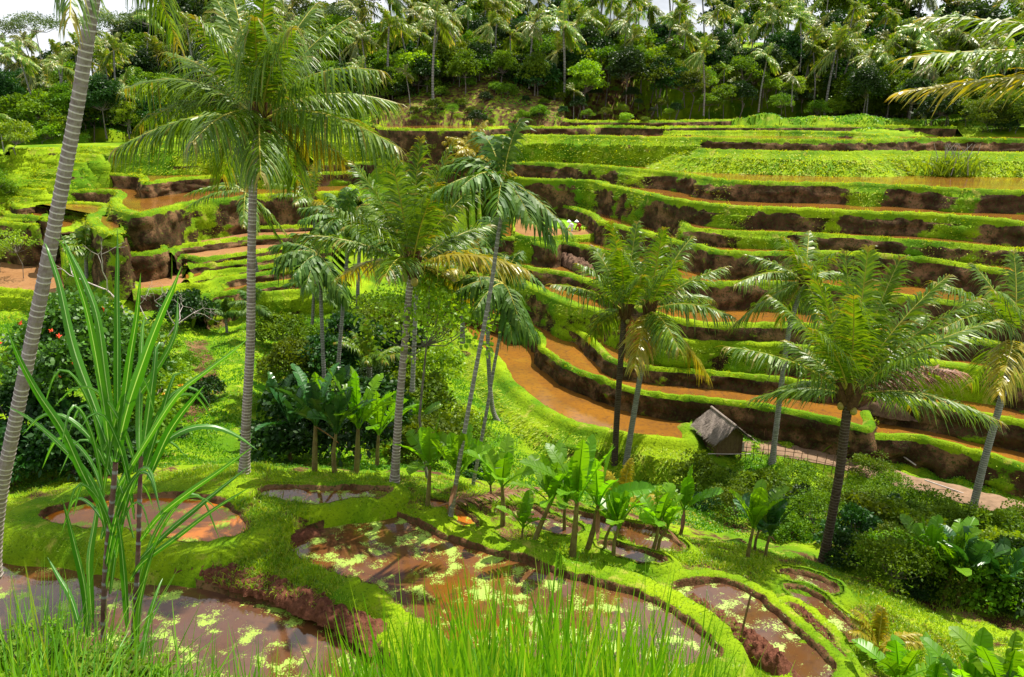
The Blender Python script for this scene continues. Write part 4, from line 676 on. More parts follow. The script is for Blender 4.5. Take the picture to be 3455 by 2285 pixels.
gull = [(2380,1720),(2480,1760),(2560,1720),(2650,1760),(2820,1770),(2900,1780),(2950,1740),(3050,1850),(3150,1880),(3200,1830),(3260,1900),(3050,1920),(2930,1820),(2850,1900),(3000,2010),(3080,2060),(3200,2080),(3300,2110),(3380,2030),(3440,1850),(3150,1960),(2450,1690),(2350,1660),(2550,1650),(2680,1690),(3380,1950)]
for i, (px, py) in enumerate(gull): shr.append((px, py, [1, 3, 0, 1, 3][i % 5], .45+.12*(i*7 % 5), bn[[1, 3, 0, 1, 3][i % 5]]+' in the thicket of the right-hand gully'))
gl = [(150,1150),(60,1250),(120,1400),(20,1330),(600,1480),(700,1350),(620,1250),(900,1400),(930,1330),(1000,1380),(1050,1430),(1120,1480),(1200,1440),(1300,1420),(1360,1360),(1180,1340),(1440,1480),(1560,1560),(1480,1380),(1250,1300),(1300,1210),(1100,1180),(1180,1120),(1000,1200),(1620,1620)]
for i, (px, py) in enumerate(gl): shr.append((px, py, [1, 0, 3, 2, 1][i % 5], (.35 if px < 950 else .6)+.1*(i*7 % 4), bn[[1, 0, 3, 2, 1][i % 5]]+(' on the left slope' if px < 950 else ' in the middle of the gully')))
flor = {}
for i, (px, py, k, sc, lb) in enumerate(shr):
    P = hit(px, py, 22 if py > 1300 else 30); o = place(protoB[k], px, 0, 0, sc, lb, ('thicket shrubs in the right gully' if 'thicket' in lb else 'low shrubs of the slopes' if lb.endswith(('left slope', 'of the gully')) else None), pos=P-[0, 0, .2]); flor[lb] = P
# light feathery tree and the red-flowered bush
def lone_tree(label, px, py, y0, H, R, mat, ncl, nl, size, flat, name, cat, flowers=None, seed=1, bark='bark', tr=.08, inner=.5, leanx=0):
    P = hit(px, py, y0); o = tree_proto(seed, H, R, mat, ncl, nl, size, flat, name, bark, tr, label=label, cat=cat, inner=inner); o.location = tuple(P-[0, 0, .15])
    if flowers:
        fm, num = flowers; rgf = np.random.default_rng(seed)
        C = np.array([0, 0, H-R*flat])
        for q in range(num):
            d = nrm(rgf.normal(size=3)); d[1] = -abs(d[1]); mb = MB(); blades(mb, np.tile(C+d*R*1.02*np.array([1, 1, flat]), (7, 1)), rgf.normal(size=(7, 3)), rgf.normal(size=(7, 3)), .12, .09, 0, 1, prof=lambda t: 1-t*.4); mb.build('flower', M[fm], o)
    return o
lone_tree('large dark glossy bush with red flowers behind the sugar cane', 330, 1480, 24, 7.2, 3.1, 'leaf_croton', 90, 150, .15, 1.05, 'flowering_bush', 'bush', ('flower_red', 14), 61, inner=.35)
lone_tree('small bush dotted with orange flowers on the grass slope', 520, 1420, 24, 3.2, 1.7, 'leaf_light', 26, 60, .14, .9, 'flowering_bush', 'bush', ('flower_orange', 12), 62)
lone_tree('slim airy tree with flat feathery layers right of the central palm', 1455, 1640, 24, 7.4, 2.3, 'leaf_light', 26, 70, .10, .75, 'feathery_tree', 'tree', None, 63, tr=.06)
lone_tree('thin feathery sapling beside the leaning trunk at the left pond', 70, 930, 40, 4.2, 1.8, 'leaf_light', 14, 50, .12, .8, 'feathery_tree', 'tree', None, 64, tr=.04)
lone_tree('very dark rounded tree in front of the right jungle', 2890, 385, 100, 9.5, 5.0, 'leaf_dark', 60, 90, .30, .8, 'broadleaf_tree', 'tree', None, 65, tr=.3)
lone_tree('second very dark tree, just right of the rounded one', 3040, 395, 100, 10.5, 4.2, 'leaf_dark', 60, 90, .30, .9, 'broadleaf_tree', 'tree', None, 66, tr=.3)
# pale cane clump on the right terraces
P = hit(3210, 590, 60); mb = MB(); n = 260; B = P+RNG.normal(0, .9, (n, 3))*[1.3, .8, 0]; d = np.concatenate([RNG.normal(0, .35, (n, 2)), np.ones((n, 1))], 1)
root = thing('cane_clump', 'pale cane clump with hanging leaves on the upper right terraces', 'plant', tuple(P)); B = B-P
blades(mb, B, d, RNG.normal(0, 1, (n, 3)), RNG.uniform(2.2, 4.4, n), .14, .35, 5); mb.build('leaves', M['leaf_light'], root)
mb = MB()
for k in range(16):
    b = RNG.normal(0, .7, 3)*[1.3, .8, 0]; tube(mb, [b, b+[RNG.normal()*.3, 0, 1.5], b+[RNG.normal()*.7, 0, 2.8]], [.04, .035, .02], 5)
mb.build('stems', M['pale_bark'], root)
# ------------------------------------------------------------------ bananas
def banana_leaf(mb, b, tip, sag, wd, seed, mi=0, v=.5):
    rg = np.random.default_rng(seed); b = np.asarray(b, float); e = np.asarray(tip, float); c = (b+e)/2+[0, 0, sag]; c[:2] += (b-e)[:2]*.15; n = 22; t = np.linspace(0, 1, n)[:, None]
    R = b*(1-t)**2+2*c*t*(1-t)+e*t*t; Tn = nrm(np.gradient(R, axis=0)); side = nrm(np.cross(Tn, [0, 0, 1.])); bad = np.abs(Tn[:, 2]) > .97; side[bad] = nrm(side[~bad].mean(0)) if (~bad).any() else [1, 0, 0]
    rl = rg.normal(0, .5); side = side*math.cos(rl)+np.cross(side, Tn)*math.sin(rl); upv = np.cross(side, Tn)
    w = wd*np.interp(t[:, 0], [0, .16, .3, .7, .9, 1], [.02, .04, .85, 1, .7, .06]); fold = rg.uniform(.05, .45)
    for sg in (-1, 1):
        for i in range(3, n-1):
            gap = rg.random() < .22; p0, p1 = R[i], R[i+1]; w0, w1 = w[i], w[i+1]; j = rg.normal(0, .04)
            q0 = p0+side[i]*sg*w0*.5+upv[i]*w0*(fold*.5+j)+Tn[i]*w0*.16; q1 = p1+side[i+1]*sg*w1*.5+upv[i+1]*w1*(fold*.5+(j if gap else 0))+Tn[i+1]*w1*.16
            if gap: q1 = q1+(q0-q1)*.25-np.array([0, 0, w1*.12])
            m0 = p0+side[i]*sg*.012; m1 = p1+side[i+1]*sg*.012
            mb.add([p0, m0, q0, q1, m1, p1], [[0, 1, 4, 5], [1, 2, 3, 4]], v+rg.uniform(-.08, .08), [1, .7, 0, 0, .7, 1], mi)
    tube(mb, R, np.linspace(.028, .006, n), 4, v=.9, mi=mi, cap=False)
def banana(label, px, py, y, H, nl=8, lw=.5, LL=1.6, mat='banana', seed=0, group=None, leanx=0.0, pos=None, hang=0):
    rg = np.random.default_rng(seed+77); P = aty(px, py, y) if pos is None else pos
    root = thing('banana_plant', label, 'banana plant', tuple(P), group); mb = MB(); top = np.array([leanx*H, 0, H*.46]); tube(mb, [[0, 0, -.3], top*.5+[rg.normal()*.04, 0, 0], top], [.075*H/3+.015, .06*H/3+.01, .035*H/3+.01], 9); mb.build('stem', M['banana_stem'], root, smooth=True)
    for i in range(nl):
        el = rad(86-(i/nl)*66+rg.normal(0, 9)); az = i*2.4+rg.random()*.5; L = LL*rg.uniform(.85, 1.15)*(.75+.25*min(i, 3)/3); mb = MB()
        dry = i == nl-1 and seed % 4 == 1
        if dry: el = rad(-48); L *= .55
        e = top+L*np.array([math.cos(el)*math.cos(az), math.cos(el)*math.sin(az), math.sin(el)-.05]); banana_leaf(mb, top-[0, 0, .1], e, L*(.18 if el < 1 else .02), (.35 if dry else 1)*lw*rg.uniform(.85, 1.1), seed*31+i, v=rg.uniform(.2, .9)); o = mb.build('leaf', M['frond_dead'] if dry else M[mat], root)
        if dry: tag(o, 'dry brown hanging leaf')
    return root
def Pz(px, py, y0=17): return hit(px, py, y0, 60, False)
G1 = 'bananas along the outer pond bank'
for i, (px, py, H, lb, ln) in enumerate([(1440,1705,2.9,'banana plant with a dark slim stem, leftmost on the outer pond bank',.05),(1512,1735,2.9,'banana plant standing against the leaning areca trunk',.12),(1695,1775,3.0,'banana plant right of the leaning areca foot',.0),(1785,1845,3.1,'banana plant with dark leaning stem and one broad upright leaf',.2),(1928,1880,3.9,'tallest banana plant with a thick stem in the middle of the row',.03),
    (1975,1860,3.3,'banana plant close behind the tallest one',.1),(2038,1860,2.0,'short banana plant right of the tallest one',.1),(2070,1885,2.3,'banana plant with two big low leaves over the small round pool',.05),(2192,1875,2.3,'banana plant at the end of the long pool',.1),(2215,1865,1.9,'slight banana plant at the right end of the row',.15),(1655,1700,1.6,'small banana plant beside the pile of dry fronds',.0),(1765,1830,1.2,'tiny banana shoot in front of the row',0),(1905,1790,2.1,'pale young banana plant behind the tallest one',0),(2290,1810,2.2,'banana plant alone in the grass right of the row',.05)]):
    P = Pz(px, py, 15); banana(lb, 0, 0, 0, H, 8 if H > 2 else 6, .32+.045*H, .45+.42*H, 'banana', i, G1, ln, pos=P)
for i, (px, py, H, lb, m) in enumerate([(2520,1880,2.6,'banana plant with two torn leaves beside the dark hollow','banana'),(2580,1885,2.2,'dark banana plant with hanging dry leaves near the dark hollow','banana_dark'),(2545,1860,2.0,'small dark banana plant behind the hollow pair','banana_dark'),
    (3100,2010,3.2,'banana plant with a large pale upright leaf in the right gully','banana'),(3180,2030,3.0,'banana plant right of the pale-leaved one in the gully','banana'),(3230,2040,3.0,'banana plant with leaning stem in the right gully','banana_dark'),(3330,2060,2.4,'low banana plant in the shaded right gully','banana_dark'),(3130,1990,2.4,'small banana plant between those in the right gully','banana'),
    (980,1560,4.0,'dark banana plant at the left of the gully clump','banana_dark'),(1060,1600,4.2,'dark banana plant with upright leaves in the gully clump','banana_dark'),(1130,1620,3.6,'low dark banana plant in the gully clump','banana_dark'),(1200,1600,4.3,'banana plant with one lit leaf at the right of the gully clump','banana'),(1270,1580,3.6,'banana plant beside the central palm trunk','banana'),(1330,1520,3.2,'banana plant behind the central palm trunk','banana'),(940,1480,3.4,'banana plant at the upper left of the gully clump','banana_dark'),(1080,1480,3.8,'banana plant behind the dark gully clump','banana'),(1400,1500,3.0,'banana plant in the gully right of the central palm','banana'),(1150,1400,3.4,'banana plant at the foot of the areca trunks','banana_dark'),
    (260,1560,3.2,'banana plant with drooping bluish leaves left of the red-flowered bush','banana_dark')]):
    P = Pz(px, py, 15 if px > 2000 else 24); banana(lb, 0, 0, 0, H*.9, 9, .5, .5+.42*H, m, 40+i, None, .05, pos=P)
for i, (px, py, y, H, LL, lb) in enumerate([(3010,2330,14.5,1.7,1.5,'banana plant with ribbed lit leaves at the lower right'),(3110,2420,13.5,2.0,1.7,'banana plant second from the left in the lower right corner'),(3230,2440,13,2.3,1.8,'banana plant with two big upright leaves in the lower right corner'),(3340,2430,12.8,2.4,1.8,'banana plant with a tall ribbed leaf near the lower right corner'),(3450,2480,12.2,2.2,1.8,'banana plant cut off by the lower right corner'),(3190,2560,11.5,2.0,1.6,'low banana plant along the bottom edge at right')]):
    P = aty(px, py, y); banana(lb, 0, 0, 0, H+.8, 7, .46, LL*.82, 'banana', 80+i, None, .05, pos=P-[0, 0, .9])
# ------------------------------------------------------------------ sugar cane in the foreground (leaf lines traced)
CY = 4.3
def cane_curve(pts, dy):
    C = smooth_curve(np.array(pts, float), 7); n = len(C); y = CY+np.linspace(0, dy, n); return np.array([aty(c[0], c[1], yy_) for c, yy_ in zip(C, y)])
root = thing('sugar_cane', 'tall sugar cane with sword-like leaves and two purple stalks in the foreground', 'sugar cane', tuple(aty(350, 2230, CY))); o0 = np.array(root.location)
leaves = [([(378,1560),(330,1400),(250,1180),(200,960),(160,840),(150,820)],.3,40),([(372,1540),(345,1330),(300,1080),(255,930),(215,830),(180,800)],-.2,30),([(395,1530),(360,1300),(330,1080),(290,960),(245,870),(205,790)],.2,34),
 ([(398,1550),(397,1350),(397,1150),(395,1000),(397,870),(396,770)],.1,30),([(400,1500),(420,1350),(440,1200),(460,1080),(470,980),(475,920)],-.2,30),([(388,1560),(430,1380),(490,1200),(540,1070),(580,980),(612,900)],-.3,42),
 ([(470,1540),(470,1400),(475,1250),(480,1130),(490,1050)],.3,30),([(478,1560),(500,1400),(520,1250),(530,1160),(560,1170)],.2,34),([(485,1600),(540,1420),(580,1290),(600,1260),(640,1260)],.2,30),([(500,1620),(560,1480),(610,1400),(650,1350),(690,1300)],-.1,38),
 ([(495,1580),(560,1490),(640,1445),(720,1440),(800,1470),(870,1520)],.2,28),([(400,1640),(500,1480),(600,1330),(700,1250),(780,1190),(840,1140)],-.5,24),([(330,1700),(270,1580),(210,1450),(130,1330),(70,1220),(20,1100)],-.4,34),
 ([(360,1740),(300,1610),(200,1500),(120,1430),(60,1390),(20,1370)],.2,26),([(375,1840),(350,1700),(260,1560),(180,1480),(90,1400)],.3,30),([(470,1830),(540,1740),(640,1660),(740,1590),(850,1510)],-.3,26),([(460,1900),(560,1800),(680,1700),(780,1620),(845,1570)],.2,26),([(440,1960),(480,1900),(600,1810),(720,1720),(850,1640)],-.2,22),
 ([(300,2150),(285,1980),(255,1850),(230,1750),(210,1680)],-.2,34),([(310,2100),(300,1900),(320,1760),(345,1600)],.2,34),([(430,2120),(420,1950),(405,1800),(390,1720)],-.2,30),([(270,2120),(240,2020),(200,1950),(160,1880)],.2,26),([(460,2200),(470,2050),(490,1950),(520,1850),(560,1760)],-.1,30),([(480,2230),(500,2100),(530,2000),(550,1950)],.3,26),([(350,1520),(420,1400),(520,1260),(590,1130),(600,1000)],.3,30),([(396,1480),(450,1290),(505,1160),(515,1080)],.1,26),([(340,1820),(400,1640),(440,1560)],.1,26)]
rgc = np.random.default_rng(3)
for k in range(22):
    x0 = rgc.choice([352, 372, 392, 452, 470]); y0 = rgc.uniform(1480, 2050); sd_ = rgc.choice([-1, 1]); a = rgc.uniform(90, 300)*sd_; h_ = rgc.uniform(180, 420)
    leaves.append(([(x0, y0), (x0+a*.22, y0-h_*.55), (x0+a*.55, y0-h_*.92), (x0+a*.85, y0-h_*.95), (x0+a*1.1, y0-h_*.80+rgc.uniform(0, 120))], rgc.uniform(-.4, .4), rgc.uniform(14, 24)))
for pts, dy, wpx in leaves:
    C = cane_curve(pts, dy)-o0; C, s = resample(C, .05); n = len(C); t = s/s[-1]; Tn = nrm(np.gradient(C, axis=0)); vd = nrm(C+o0); side = nrm(np.cross(Tn, vd)); nn = np.cross(side, Tn)
    ang = RNG.uniform(-.6, .6); side2 = side*math.cos(ang)+nn*math.sin(ang); w = wpx*CY/F*.86*np.interp(t, [0, .12, .45, .85, 1], [.45, .85, 1, .5, .02]); mb = MB(); f = .22; up = np.cross(side2, Tn)
    rows = np.stack([C-side2*w[:, None]*.5+up*w[:, None]*f, C-side2*w[:, None]*.06, C+side2*w[:, None]*.06, C+side2*w[:, None]*.5+up*w[:, None]*f], 1).reshape(-1, 3); i = np.arange(n-1)[:, None]*4; j = np.arange(3)[None]
    mcol = np.tile([0, .98, .98, 0], n); rows2 = np.stack([C-side2*w[:, None]*.5+up*w[:, None]*f, C-side2*w[:, None]*.022, C+side2*w[:, None]*.022, C+side2*w[:, None]*.5+up*w[:, None]*f], 1).reshape(-1, 3)
    mb.add(rows2, np.stack([i+j, i+j+1, i+j+5, i+j+4], -1).reshape(-1, 4), float(RNG.random()), mcol*1.0); mb.build('leaf', M['cane'], root, smooth=True)
for pts, r in (([(352,2300),(350,2150),(352,2000),(362,1850),(378,1700),(390,1560)], .019), ([(440,2300),(452,2100),(462,1950),(468,1800),(472,1650),(476,1540)], .016)):
    C = np.array([aty(a, b, CY) for a, b in pts])-o0; mb = MB(); palm_trunk(mb, C, r, r*.8, .10, 10, 1.1); mb.build('stalk', M['cane_stalk'], root, smooth=True)
# ------------------------------------------------------------------ foreground grass and weeds
gf = MB()
def fg(n, px0, px1, tip_fn, y0, y1, hmin, hmax, wd, droop=.35, lean=.22, v=None):
    px = RNG.uniform(px0, px1, n); y = RNG.uniform(y0, y1, n); tip = tip_fn(px)+RNG.exponential(1.0, n)*190; T_ = ray(px, tip); T_ = T_*(y/T_[:, 1])[:, None]
    gz = base(T_[:, 0], y); h = np.clip(T_[:, 2]-gz, hmin, hmax); B = np.stack([T_[:, 0]+RNG.normal(0, .08, n), y, np.maximum(T_[:, 2]-h, gz-.05)], 1)
    B[:, 2] = gz-.03; L = np.clip((T_[:, 2]-gz), hmin, hmax)
    blades(gf, B, np.concatenate([RNG.normal(0, lean, (n, 2)), np.ones((n, 1))], 1), np.stack([np.ones(n), RNG.normal(0, .5, n), RNG.normal(0, .2, n)], 1), L*1.08, wd*RNG.uniform(.6, 1.3, n), droop*RNG.uniform(.2, 1.6, n), 6, v=v)
tipline = lambda px: np.interp(px, [0, 150, 300, 450, 600, 800, 1000, 1250, 1400, 1700, 2000, 2300, 2500, 2700, 2900, 3455], [1830, 1880, 2000, 2050, 2080, 2110, 2170, 2030, 1960, 1880, 1900, 2000, 2140, 2200, 2250, 2310])
fg(6000, -150, 2700, lambda p: tipline(p)+80, 3.0, 6.5, .35, 2.6, .014)
fg(1500, -150, 2500, lambda p: tipline(p)-20, 3.2, 6.0, .5, 2.8, .016, .25, .15)
fg(4200, -200, 3600, lambda p: np.maximum(tipline(p)+150, 2120), 2.4, 4.5, .2, 1.6, .012, .7, .4)
fg(3200, -150, 1000, lambda p: tipline(p)+40, 3.0, 5.5, .3, 2.0, .018, 1.0, .45)
fg(650, 1150, 2400, lambda p: tipline(p)-30, 3.5, 6.0, .8, 2.9, .024, .12, .12)
fg(4600, -200, 1150, lambda p: np.interp(p, [-200, 0, 200, 400, 700, 1150], [1750, 1800, 1960, 2040, 2080, 2160])+RNG.uniform(-40, 160, len(p)), 2.3, 3.6, .25, 1.7, .013, .6, .3)
tag(gf.build('grass', M['grass_fg']), 'long bright green grass blades along the bottom edge', 'grass', kind='stuff')
# leafy weeds at the foot of the cane
def weed(label, px, py, y, sc, seed):
    rg = np.random.default_rng(seed); P = aty(px, py, y); root = thing('leafy_weed', label, 'plant', tuple(P), 'broad-leaved weeds at the foot of the sugar cane'); mb = MB(); ms = MB()
    for k in range(9):
        d = nrm(np.array([rg.normal()*.6, rg.normal()*.6, 1.])); L = sc*rg.uniform(.35, .7); e = d*L; tube(ms, [[0, 0, -.5], e*.5, e], [.006, .005, .003], 4)
        nl = 14; u = rg.uniform(.15, 1, nl); B = d*L*u[:, None]; blades(mb, B, np.concatenate([rg.normal(0, 1, (nl, 2)), rg.uniform(0, .7, (nl, 1))], 1), rg.normal(0, 1, (nl, 3))*[1, 1, .2], sc*rg.uniform(.10, .18, nl), sc*.07, .4, 4, prof=lambda t: math.sin(math.pi*(.1+.86*t))**.8, mid=True, fold=.15)
    ms.build('stems', M['leaf_mid'], root); mb.build('leaves', M['leaf_mid'], root)
for i, (px, py, y, lb) in enumerate([(60,2280,3.6,'broad-leaved weed in the bottom left corner'),(160,2230,3.9,'broad-leaved weed just left of the cane foot'),(250,2290,3.4,'broad-leaved weed below the cane leaves'),(300,2200,4.3,'broad-leaved weed against the dark cane stalk'),(400,2270,3.7,'broad-leaved weed between the cane stalks'),(500,2300,3.5,'broad-leaved weed right of the second stalk'),(30,2180,4.2,'broad-leaved weed at the left edge'),(110,2330,3.2,'broad-leaved weed lowest at the left'),(440,2180,4.4,'broad-leaved weed behind the second stalk'),(580,2330,3.4,'broad-leaved weed furthest right along the bottom'),(340,2330,3.3,'broad-leaved weed right under the purple stalk'),(200,2130,4.6,'broad-leaved weed highest up beside the cane')]): weed(lb, px, py+40, y, .40, i)
# ------------------------------------------------------------------ mud ridge between the ponds, soil clods
def lump_ridge(name, label, cat, px, z, wd, ht, mat, kind=None, jit=.5):
    P = smooth_curve(np.array(px, float), 10); Q = atz(P[:, 0], P[:, 1], z)[:, :2]; Q, s = resample(Q, .06*max(1, wd/.5)); L = len(Q); T_ = nrm(np.gradient(Q, axis=0)); n = np.stack([T_[:, 1], -T_[:, 0]], 1); rows = []
    end = np.minimum(1, np.minimum(s, s[-1]-s)/(wd*1.2))
    for a in np.linspace(-1, 1, 15):
        off = a*wd*(1+.25*noise(s, s*0, wd*5, 1)); hh = ht*math.sqrt(max(0, 1-a*a))*end; q = Q+n*off[:, None]; nz = noise(q[:, 0], q[:, 1], wd*.9, 2)*.5+noise(q[:, 0], q[:, 1], wd*.35, 3)*.35; rows.append(np.concatenate([q+n*(noise(q[:, 0]+5, q[:, 1], wd*.5, 1)*wd*.12)[:, None], (z-.12+hh*(1+jit*nz))[:, None]], 1))
    mb = MB(); sweep(mb, rows, [np.zeros(L)]*15); o = mb.build(name, M[mat], smooth=True); return tag(o, label, cat, kind=kind)
lump_ridge('mud', 'crumbling red-brown mud ridge between the two front ponds', 'mud', [(560,1895),(700,1915),(850,1960),(1000,2010),(1130,2070),(1250,2130),(1300,2180)], -12.26, .45, .30, 'mud', 'stuff', .6)
lump_ridge('mud', 'bare mud bank along the right end of the big pond', 'mud', [(2270,2030),(2380,2080),(2480,2150),(2580,2220),(2680,2300)], -12.75, .4, .45, 'mud', 'stuff')
lump_ridge('mud', 'soil and grass clods heaped on the lowest right bund', 'mud', [(2660,2040),(2740,2110),(2800,2190),(2860,2270)], -13.05, .2, .3, 'mud', 'stuff')
lump_ridge('mud', 'small mud heap at the upper left corner of the big pond', 'mud', [(960,1830),(1030,1800),(1080,1785)], -12.2, .2, .2, 'mud', 'stuff')
for px, ref, wd, ht, lb in (([(2180,1155),(2260,1180),(2350,1195),(2430,1205)], -17.35, .9, .9, 'grey soil clods heaped behind the close pair of palms'), ([(1860,870),(1920,890),(1990,925)], -14.3, .7, .9, 'broken soil heap under the planters terrace'), ([(2330,800),(2450,820),(2600,835)], -10.8, .8, 1.0, 'rough red soil slump in the middle of the terraces'), ([(1850,560),(2000,590),(2150,610)], -8.0, .7, .6, 'crumbled soil along a terrace foot above the seed bed'),([(2900,1365),(3000,1390),(3090,1400)], -18.3, .9, 1.0, 'dark soil slump behind the big right palm')):
    lump_ridge('mud', lb, 'soil', px, ref+.05, wd, ht, 'rock', 'stuff', .45)
# dirt path by the hut
pz = -20.4; Pp = np.array([(2440,1500),(2560,1512),(2700,1535),(2830,1562),(2950,1598),(3080,1640),(3200,1668),(3330,1700),(3500,1745)], float); Pc = smooth_curve(Pp, 8); Q = atz(Pc[:, 0], Pc[:, 1], pz)[:, :2]; Q, s = resample(Q, .3); T_ = nrm(np.gradient(Q, axis=0)); n = np.stack([T_[:, 1], -T_[:, 0]], 1); mb = MB()
rows = []
for off, dz in ((-1.2, .05), (-.95, .2), (-.5, .24), (.2, .24), (.7, .22), (.95, .1), (1.9, -.9), (2.6, -2.2)):
    q = Q+n*(off*(1+.12*noise(s, s*0, 4, 1)))[:, None]; rows.append(np.concatenate([q, np.full((len(Q), 1), pz+dz)+.05*noise(q[:, 0], q[:, 1], 1.2, 2)[:, None]], 1))
sweep(mb, rows[:6], [np.zeros(len(Q))]*6); tag(mb.build('path', M['path'], smooth=True), kind='structure')
mb = MB(); sweep(mb, [rows[5]-[0, 0, .02], rows[6], rows[7]], [np.ones(len(Q))*1.2]*3); tag(mb.build('path_bank', M['bank'], smooth=True), kind='structure')
# ------------------------------------------------------------------ hut
HP = atz(2432, 1512, pz+.2)
root = thing('thatched_hut', 'small field hut with grey thatched gable roof beside the dirt path', 'hut', tuple(HP), rz=rad(14)); root.scale = (.86,)*3; wv, dv_, hv = .92, 1.15, 1.4
mb = MB()
for k, (cx, cy_, sx, sy) in enumerate([(0, -dv_+.02, 2*wv-.1, .05), (0, dv_-.02, 2*wv-.1, .05), (-wv+.02, 0, .05, 2*dv_-.1), (wv-.02, 0, .05, 2*dv_-.1)]):
    box(mb, (cx, cy_, hv/2), (sx, sy, hv))
for f_ in (-1, 1): mb.add([[-wv+.05, f_*(dv_-.01), hv], [wv-.05, f_*(dv_-.01), hv], [0, f_*(dv_-.01), hv+.85]], [[0, 1, 2]], .5)
for k in range(9): box(mb, (-wv+.1+k*.22, -dv_-.012, hv/2), (.03, .03, hv*.98))
mb.build('wall', M['bamboo'], root)
for sx in (-1, 1):
    for sy in (-1, 1):
        mb = MB(); tube(mb, [[sx*wv, sy*dv_, -.4], [sx*wv, sy*dv_, hv]], .055, 7); mb.build('post', M['wood'], root)
mb = MB(); ridge = hv+1.0; 
for sg in (-1, 1):
    nu, nv = 22, 12
    g = np.array([[sg*(u*1.42), -1.75+3.5*vv, ridge-u*1.12+.04*math.sin(vv*17+u*9)-.10*math.sin(vv*3.14)*(1-u)*0] for u in np.linspace(0, 1, nu) for vv in np.linspace(0, 1, nv)]); gi = np.arange(nu*nv).reshape(nu, nv)
    q = np.stack([gi[:-1, :-1], gi[:-1, 1:], gi[1:, 1:], gi[1:, :-1]], -1).reshape(-1, 4); mb.add(g, q, .5); mb.add(g-[0, 0, .12], q[:, ::-1], .5)
    n = 1500; u = RNG.random(n)**.8; vv = RNG.uniform(-1.78, 1.78, n); B = np.stack([sg*u*1.38, vv, ridge-u*1.09+.02], 1); Dn = np.stack([sg*np.full(n, .8)+RNG.normal(0, .2, n), RNG.normal(0, .3, n), -.62+RNG.normal(0, .06, n)], 1)
    blades(mb, B, Dn, np.tile([0, 1., 0], (n, 1))+RNG.normal(0, .3, (n, 3)), RNG.uniform(.2, .5, n), .05, .1, 1, prof=lambda t: 1-t*.5)
tube(mb, [[0, -1.8, ridge+.02], [0, 1.8, ridge+.05]], .09, 7)
mb.build('roof', M['thatch'], root)
mb = MB(); box(mb, (wv+.22, -.9, .35), (.3, .05, .7), rad(10)); mb.build('plank', M['white_wood'], root)
mb = MB(); tube(mb, [[-wv-1.0, -dv_-.3, .45], [0, -dv_-.3, .2], [wv+.6, -dv_-.3, .05]], .03, 6); mb.build('rail', M['white_wood'], root)
# lean-to left of the hut
# fence of sticks along the path
fr_ = thing('stick_fence', 'low fence of thin sticks and rails along the edge of the dirt path', 'fence', tuple(atz(2500, 1545, pz))); o0 = np.array(fr_.location); fp = [(2490,1540),(2560,1549),(2640,1556),(2720,1566),(2800,1585),(2860,1600)]
fc, _ = resample(np.array([atz(a, b, pz+.05) for a, b in fp]), .42); fc = fc-o0
for h in (.35, .65):
    mb = MB(); tube(mb, fc+[0, 0, h], .018, 5); mb.build('rail', M['wood'], fr_)
for q in fc: mb = MB(); l = RNG.normal(0, .08); tube(mb, [q-[0, 0, .3], q+[l, 0, .8+RNG.random()*.3]], .02, 5); mb.build('picket', M['wood'], fr_)
# dry banana skirt and bare white branch behind the path
def bare(label, px, py, y0, H, name, seed, spread=.6, depth=4, r=.05, zf=None, lean=(0, 0)):
    rg = random.Random(seed); P = hit(px, py, y0) if zf is None else atz(px, py, zf); root = thing(name, label, 'dead tree', tuple(P)); mb = MB()
    def br(p, d, L, r, k):
        q = p+d*L*.5+np.array([rg.gauss(0, .05), rg.gauss(0, .05), rg.gauss(0, .03)])*L; e = q+(d+np.array([rg.gauss(0, .22), rg.gauss(0, .22), rg.gauss(0, .15)]))*L*.5; tube(mb, [p, q, e], [r, r*.8, r*.6], 5)
        if k > 0:
            for _ in range(2 if rg.random() < .75 else 3):
                dn = d+np.array([rg.gauss(0, spread), rg.gauss(0, spread*.6), rg.gauss(.05, spread*.6)]); br(e, dn/np.linalg.norm(dn), L*rg.uniform(.55, .8), r*.6, k-1)
    d0 = np.array([lean[0], lean[1], 1.]); br(np.array([0, 0, -.2]), d0/np.linalg.norm(d0), H*.4, r, depth); mb.build('branches', M['white_wood'], root); return root
bare('bare white branch forking over the path right of the hut', 2655, 1500, 30, 2.3, 'dead_branch', 3, .55, 2, .05, pz)
bare('dead leafless white tree rising above the red-flowered bush', 430, 1090, 30, 8.0, 'dead_tree', 5, .55, 4, .10)
bare('fallen bare white branches beside the round dark bush', 540, 1180, 30, 4.6, 'dead_branch', 8, .8, 5, .06, lean=(.5, 0))
bare('small bare white branches right of the sugar cane', 500, 1080, 30, 3.6, 'dead_branch', 12, .8, 4, .05, lean=(-.3, 0))
P = atz(2575, 1480, pz)
root = thing('banana_plant', 'dry banana clump with hanging dead leaves and pale stems behind the path', 'banana plant', tuple(P))
for k in range(4):
    mb = MB(); tube(mb, [[k*.28-.4, 0, -.2], [k*.22-.35, 0, .8], [k*.08-.15, 0, 1.7]], [.10, .08, .05], 7); mb.build('stem', M['white_wood'], root, smooth=True)
mb = MB(); n = 26; B = np.tile([0, 0, 1.7], (n, 1))+RNG.normal(0, .08, (n, 3)); blades(mb, B, np.concatenate([RNG.normal(0, .8, (n, 2)), RNG.uniform(-.2, .5, (n, 1))], 1), RNG.normal(0, 1, (n, 3)), RNG.uniform(.7, 1.2, n), .12, 1.2, 5); mb.build('dead_leaves', M['frond_dead'], root)
